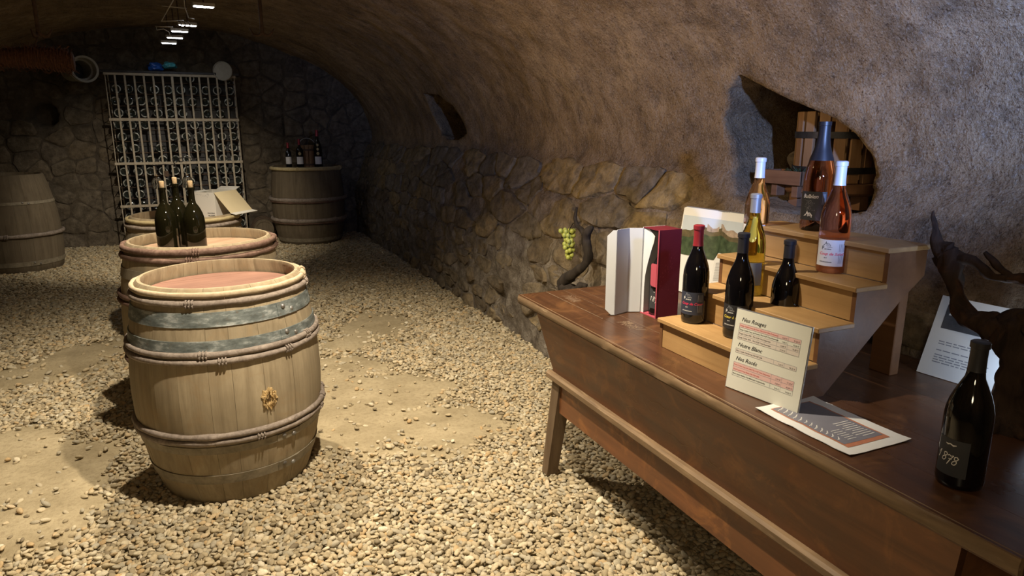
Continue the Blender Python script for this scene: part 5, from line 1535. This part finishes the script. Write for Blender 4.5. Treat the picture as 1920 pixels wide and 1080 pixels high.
def grapnel(label, x, y, z_low, r, arms, rz):
    t = thing('iron_hook', label, 'hook', (x, y, z_low), rz)
    top = VT(x) - z_low + .04
    MB().tube([(0, 0, .02), (0, 0, .10), (0, 0, top)], [.016, .014, .014], 8).obj('shank', M_RUST, t, 180)
    for k in range(arms):
        a = 2 * pi * k / arms
        P = [(cos(a) * r * (1 - cos(b)) , sin(a) * r * (1 - cos(b)), .035 - .042 * sin(b)) for b in np.linspace(0, pi * .82, 9)]
        P.append((P[-1][0] + cos(a) * .02, P[-1][1] + sin(a) * .02, P[-1][2] + .035))
        MB().tube(P, [.012] * 7 + [.010, .008, .003], 7).obj('prong', M_RUST, t, 180)
grapnel('rusty two-pronged iron hook hanging from the vault right of the lamps', .507, 6.0, 2.215, .040, 2, -.35)
grapnel('rusty iron hook hanging from the vault above the wicker basket', -.985, 6.0, 2.135, .035, 3, .2)

def wire_frame():
    c = Vector((-.12, 6.2, 2.44)); t = thing('hanging_frame', 'thin metal rod frame with small hooks hanging beside the lamps', 'frame', tuple(c))
    R = [((-.19, 6.2, 2.411), (-.018, 6.22, 2.407)), ((-.10, 6.15, 2.46), (-.21, 6.3, 2.31)), ((-.21, 6.3, 2.312), (-.048, 6.28, 2.322)), ((-.257, 6.35, 2.278), (-.132, 6.33, 2.276)), ((-.03, 6.2, 2.41), (-.012, 6.28, 2.345)), ((-.012, 6.28, 2.345), (.028, 6.27, 2.336)), ((-.10, 6.15, 2.46), (-.12, 6.15, 2.76)), ((-.03, 6.2, 2.40), (-.03, 6.2, 2.76))]
    for a, b in R: MB().tube([Vector(a) - c, Vector(b) - c], .0042, 6).obj('rod', M_WIRE, t, 180)
    for x, y in ((-.09, 6.28), (-.06, 6.28), (-.03, 6.27)):
        P = [(x + .022 * sin(b), y, 2.318 - .022 + .022 * cos(b)) for b in np.linspace(0, 4.2, 9)]
        MB().tube([Vector(p) - c for p in P], .004, 6).obj('small_hook', M_RUST, t, 180)
    MB().tube([Vector(p) - c for p in ((-.25, 6.35, 2.28), (-.25, 6.35, 2.25), (-.20, 6.35, 2.262), (-.165, 6.35, 2.24), (-.155, 6.35, 2.20))], .003, 6).obj('wire', M_WIRE, t, 180)
wire_frame()

def basket():
    c = Vector((-1.05, 6.03, 1.985)); t = thing('wicker_basket', 'long reddish wicker basket hanging sideways from the left vault hook', 'basket', tuple(c))
    n, m = 24, 12; L = .50
    def P(u, a, o=0):
        r = (.080 + o) * (1 - .35 * max(0, .5 - u) * .6) * (1 if abs(u) < .9 else .8) * (1 + .12 * noise.noise(Vector((u * 4, cos(a) * 2, sin(a) * 2))))
        return Vector((u * L / 2, r * cos(a), r * .95 * sin(a) - .02 * u * u))
    vs = [P(-1 + 2 * i / n, 2 * pi * k / m) for i in range(n + 1) for k in range(m)]
    fs = [(i * m + k, i * m + (k + 1) % m, (i + 1) * m + (k + 1) % m, (i + 1) * m + k) for i in range(n) for k in range(m)] + [tuple(range(m))[::-1], tuple(n * m + k for k in range(m))]
    MB().add(vs, fs).obj('body', M_WICKER, t, 180)
    mb = MB(); rng = random.Random(5)
    for i in range(26):
        u = -.97 + 1.94 * i / 25
        mb.tube([P(u + .012 * sin(k * 2.1 + i * 3), 2 * pi * k / 16, .004 + .004 * ((k + i) % 2)) for k in range(17)], .0055, 4, False)
    mb.obj('weave', M_WICKER, t, 180)
    mb = MB()
    for k in range(220):
        u, a = rng.uniform(-1, 1), rng.uniform(0, 6.28); p = P(u, a, .004)
        mb.tube([p, p + Vector((rng.uniform(-.04, .04), .03 * cos(a), .03 * sin(a)))], .002, 3)
    mb.obj('loose_straws', M_WICKER, t)['kind'] = 'stuff'
    MB().tube([Vector((-.985, 6.0, 2.14)) - c + Vector((.0, .0, 0)), Vector((.03, 0, .09)), Vector((.03, 0, .05))], .006, 6).obj('hanging_cord', M_RUST, t, 180)
basket()

def drum(name, label, x, y, z, r, L, yaw, ringed):
    t = thing(name, label, 'drum', (x, y, z)); m = Matrix.Rotation(yaw, 4, 'Z') @ Matrix.Rotation(pi / 2, 4, 'X')
    if ringed:
        MB().lathe([(r - .022, 0), (r + .014, 0), (r + .014, .030), (r - .004, .035), (r - .004, .07), (r + .018, .075), (r + .018, .11), (r - .006, .105), (r - .012, -L), (r - .03, -L), (r - .03, 0)], 36, m @ Matrix.Translation((0, 0, -.06)), True).obj('shell', M_DRUM, t, 30)
        MB().lathe([(0, -L + .02), (r - .03, -L + .02), (r - .03, -L), (0, -L)], 28, m).obj('back', M_BLACK, t, 40)
    else:
        MB().lathe([(0, -L), (r - .008, -L), (r - .004, -.03), (r, -.028), (r, 0), (r - .010, .003), (r - .012, -.006), (0, -.006)], 36, m).obj('shell', M_DRUM, t, 30)
    MB().tube([(0, L * .8 if not ringed else L * .7, 0), (0, L + .06, .0), (0, L + .10, .0)], .012, 8, True, 0, Matrix.Rotation(yaw, 4, 'Z')).obj('bracket', M_RUST, t, 180)
drum('tin_drum', 'round pale tin drum fixed on the end wall above the cage corner', .313, 9.80, 2.205, .118, .33, -.30, False)
drum('enamel_ring', 'ringed pale enamel pail mouth on the end wall left of the cage', -1.215, 9.80, 2.176, .135, .33, .45, True)

def blue_lump(label, x, y, z, s, mat, seed):  # shapeless lumps built at two unidentified blue spots
    bm = bmesh.new(); bmesh.ops.create_icosphere(bm, subdivisions=3, radius=1)
    for v in bm.verts: v.co *= 1 + .5 * noise.noise(v.co * 1.6 + Vector((seed, 0, 0))); v.co = Vector((v.co.x * s * 1.3, v.co.y * s, v.co.z * s * .7))
    me = bpy.data.meshes.new('crumpled_lump'); bm.to_mesh(me); bm.free(); me.materials.append(mat)
    o = link('crumpled_lump', me); o.location = (x, y, z); tag(o, label, 'bag')
blue_lump('small crumpled blue lump lying on top of the bottle cage', -.46, 9.93, 2.235, .075, M_BLUE, 3)
blue_lump('small crumpled turquoise lump lying on top of the bottle cage', -.29, 9.95, 2.265, .06, M_CYAN, 9)
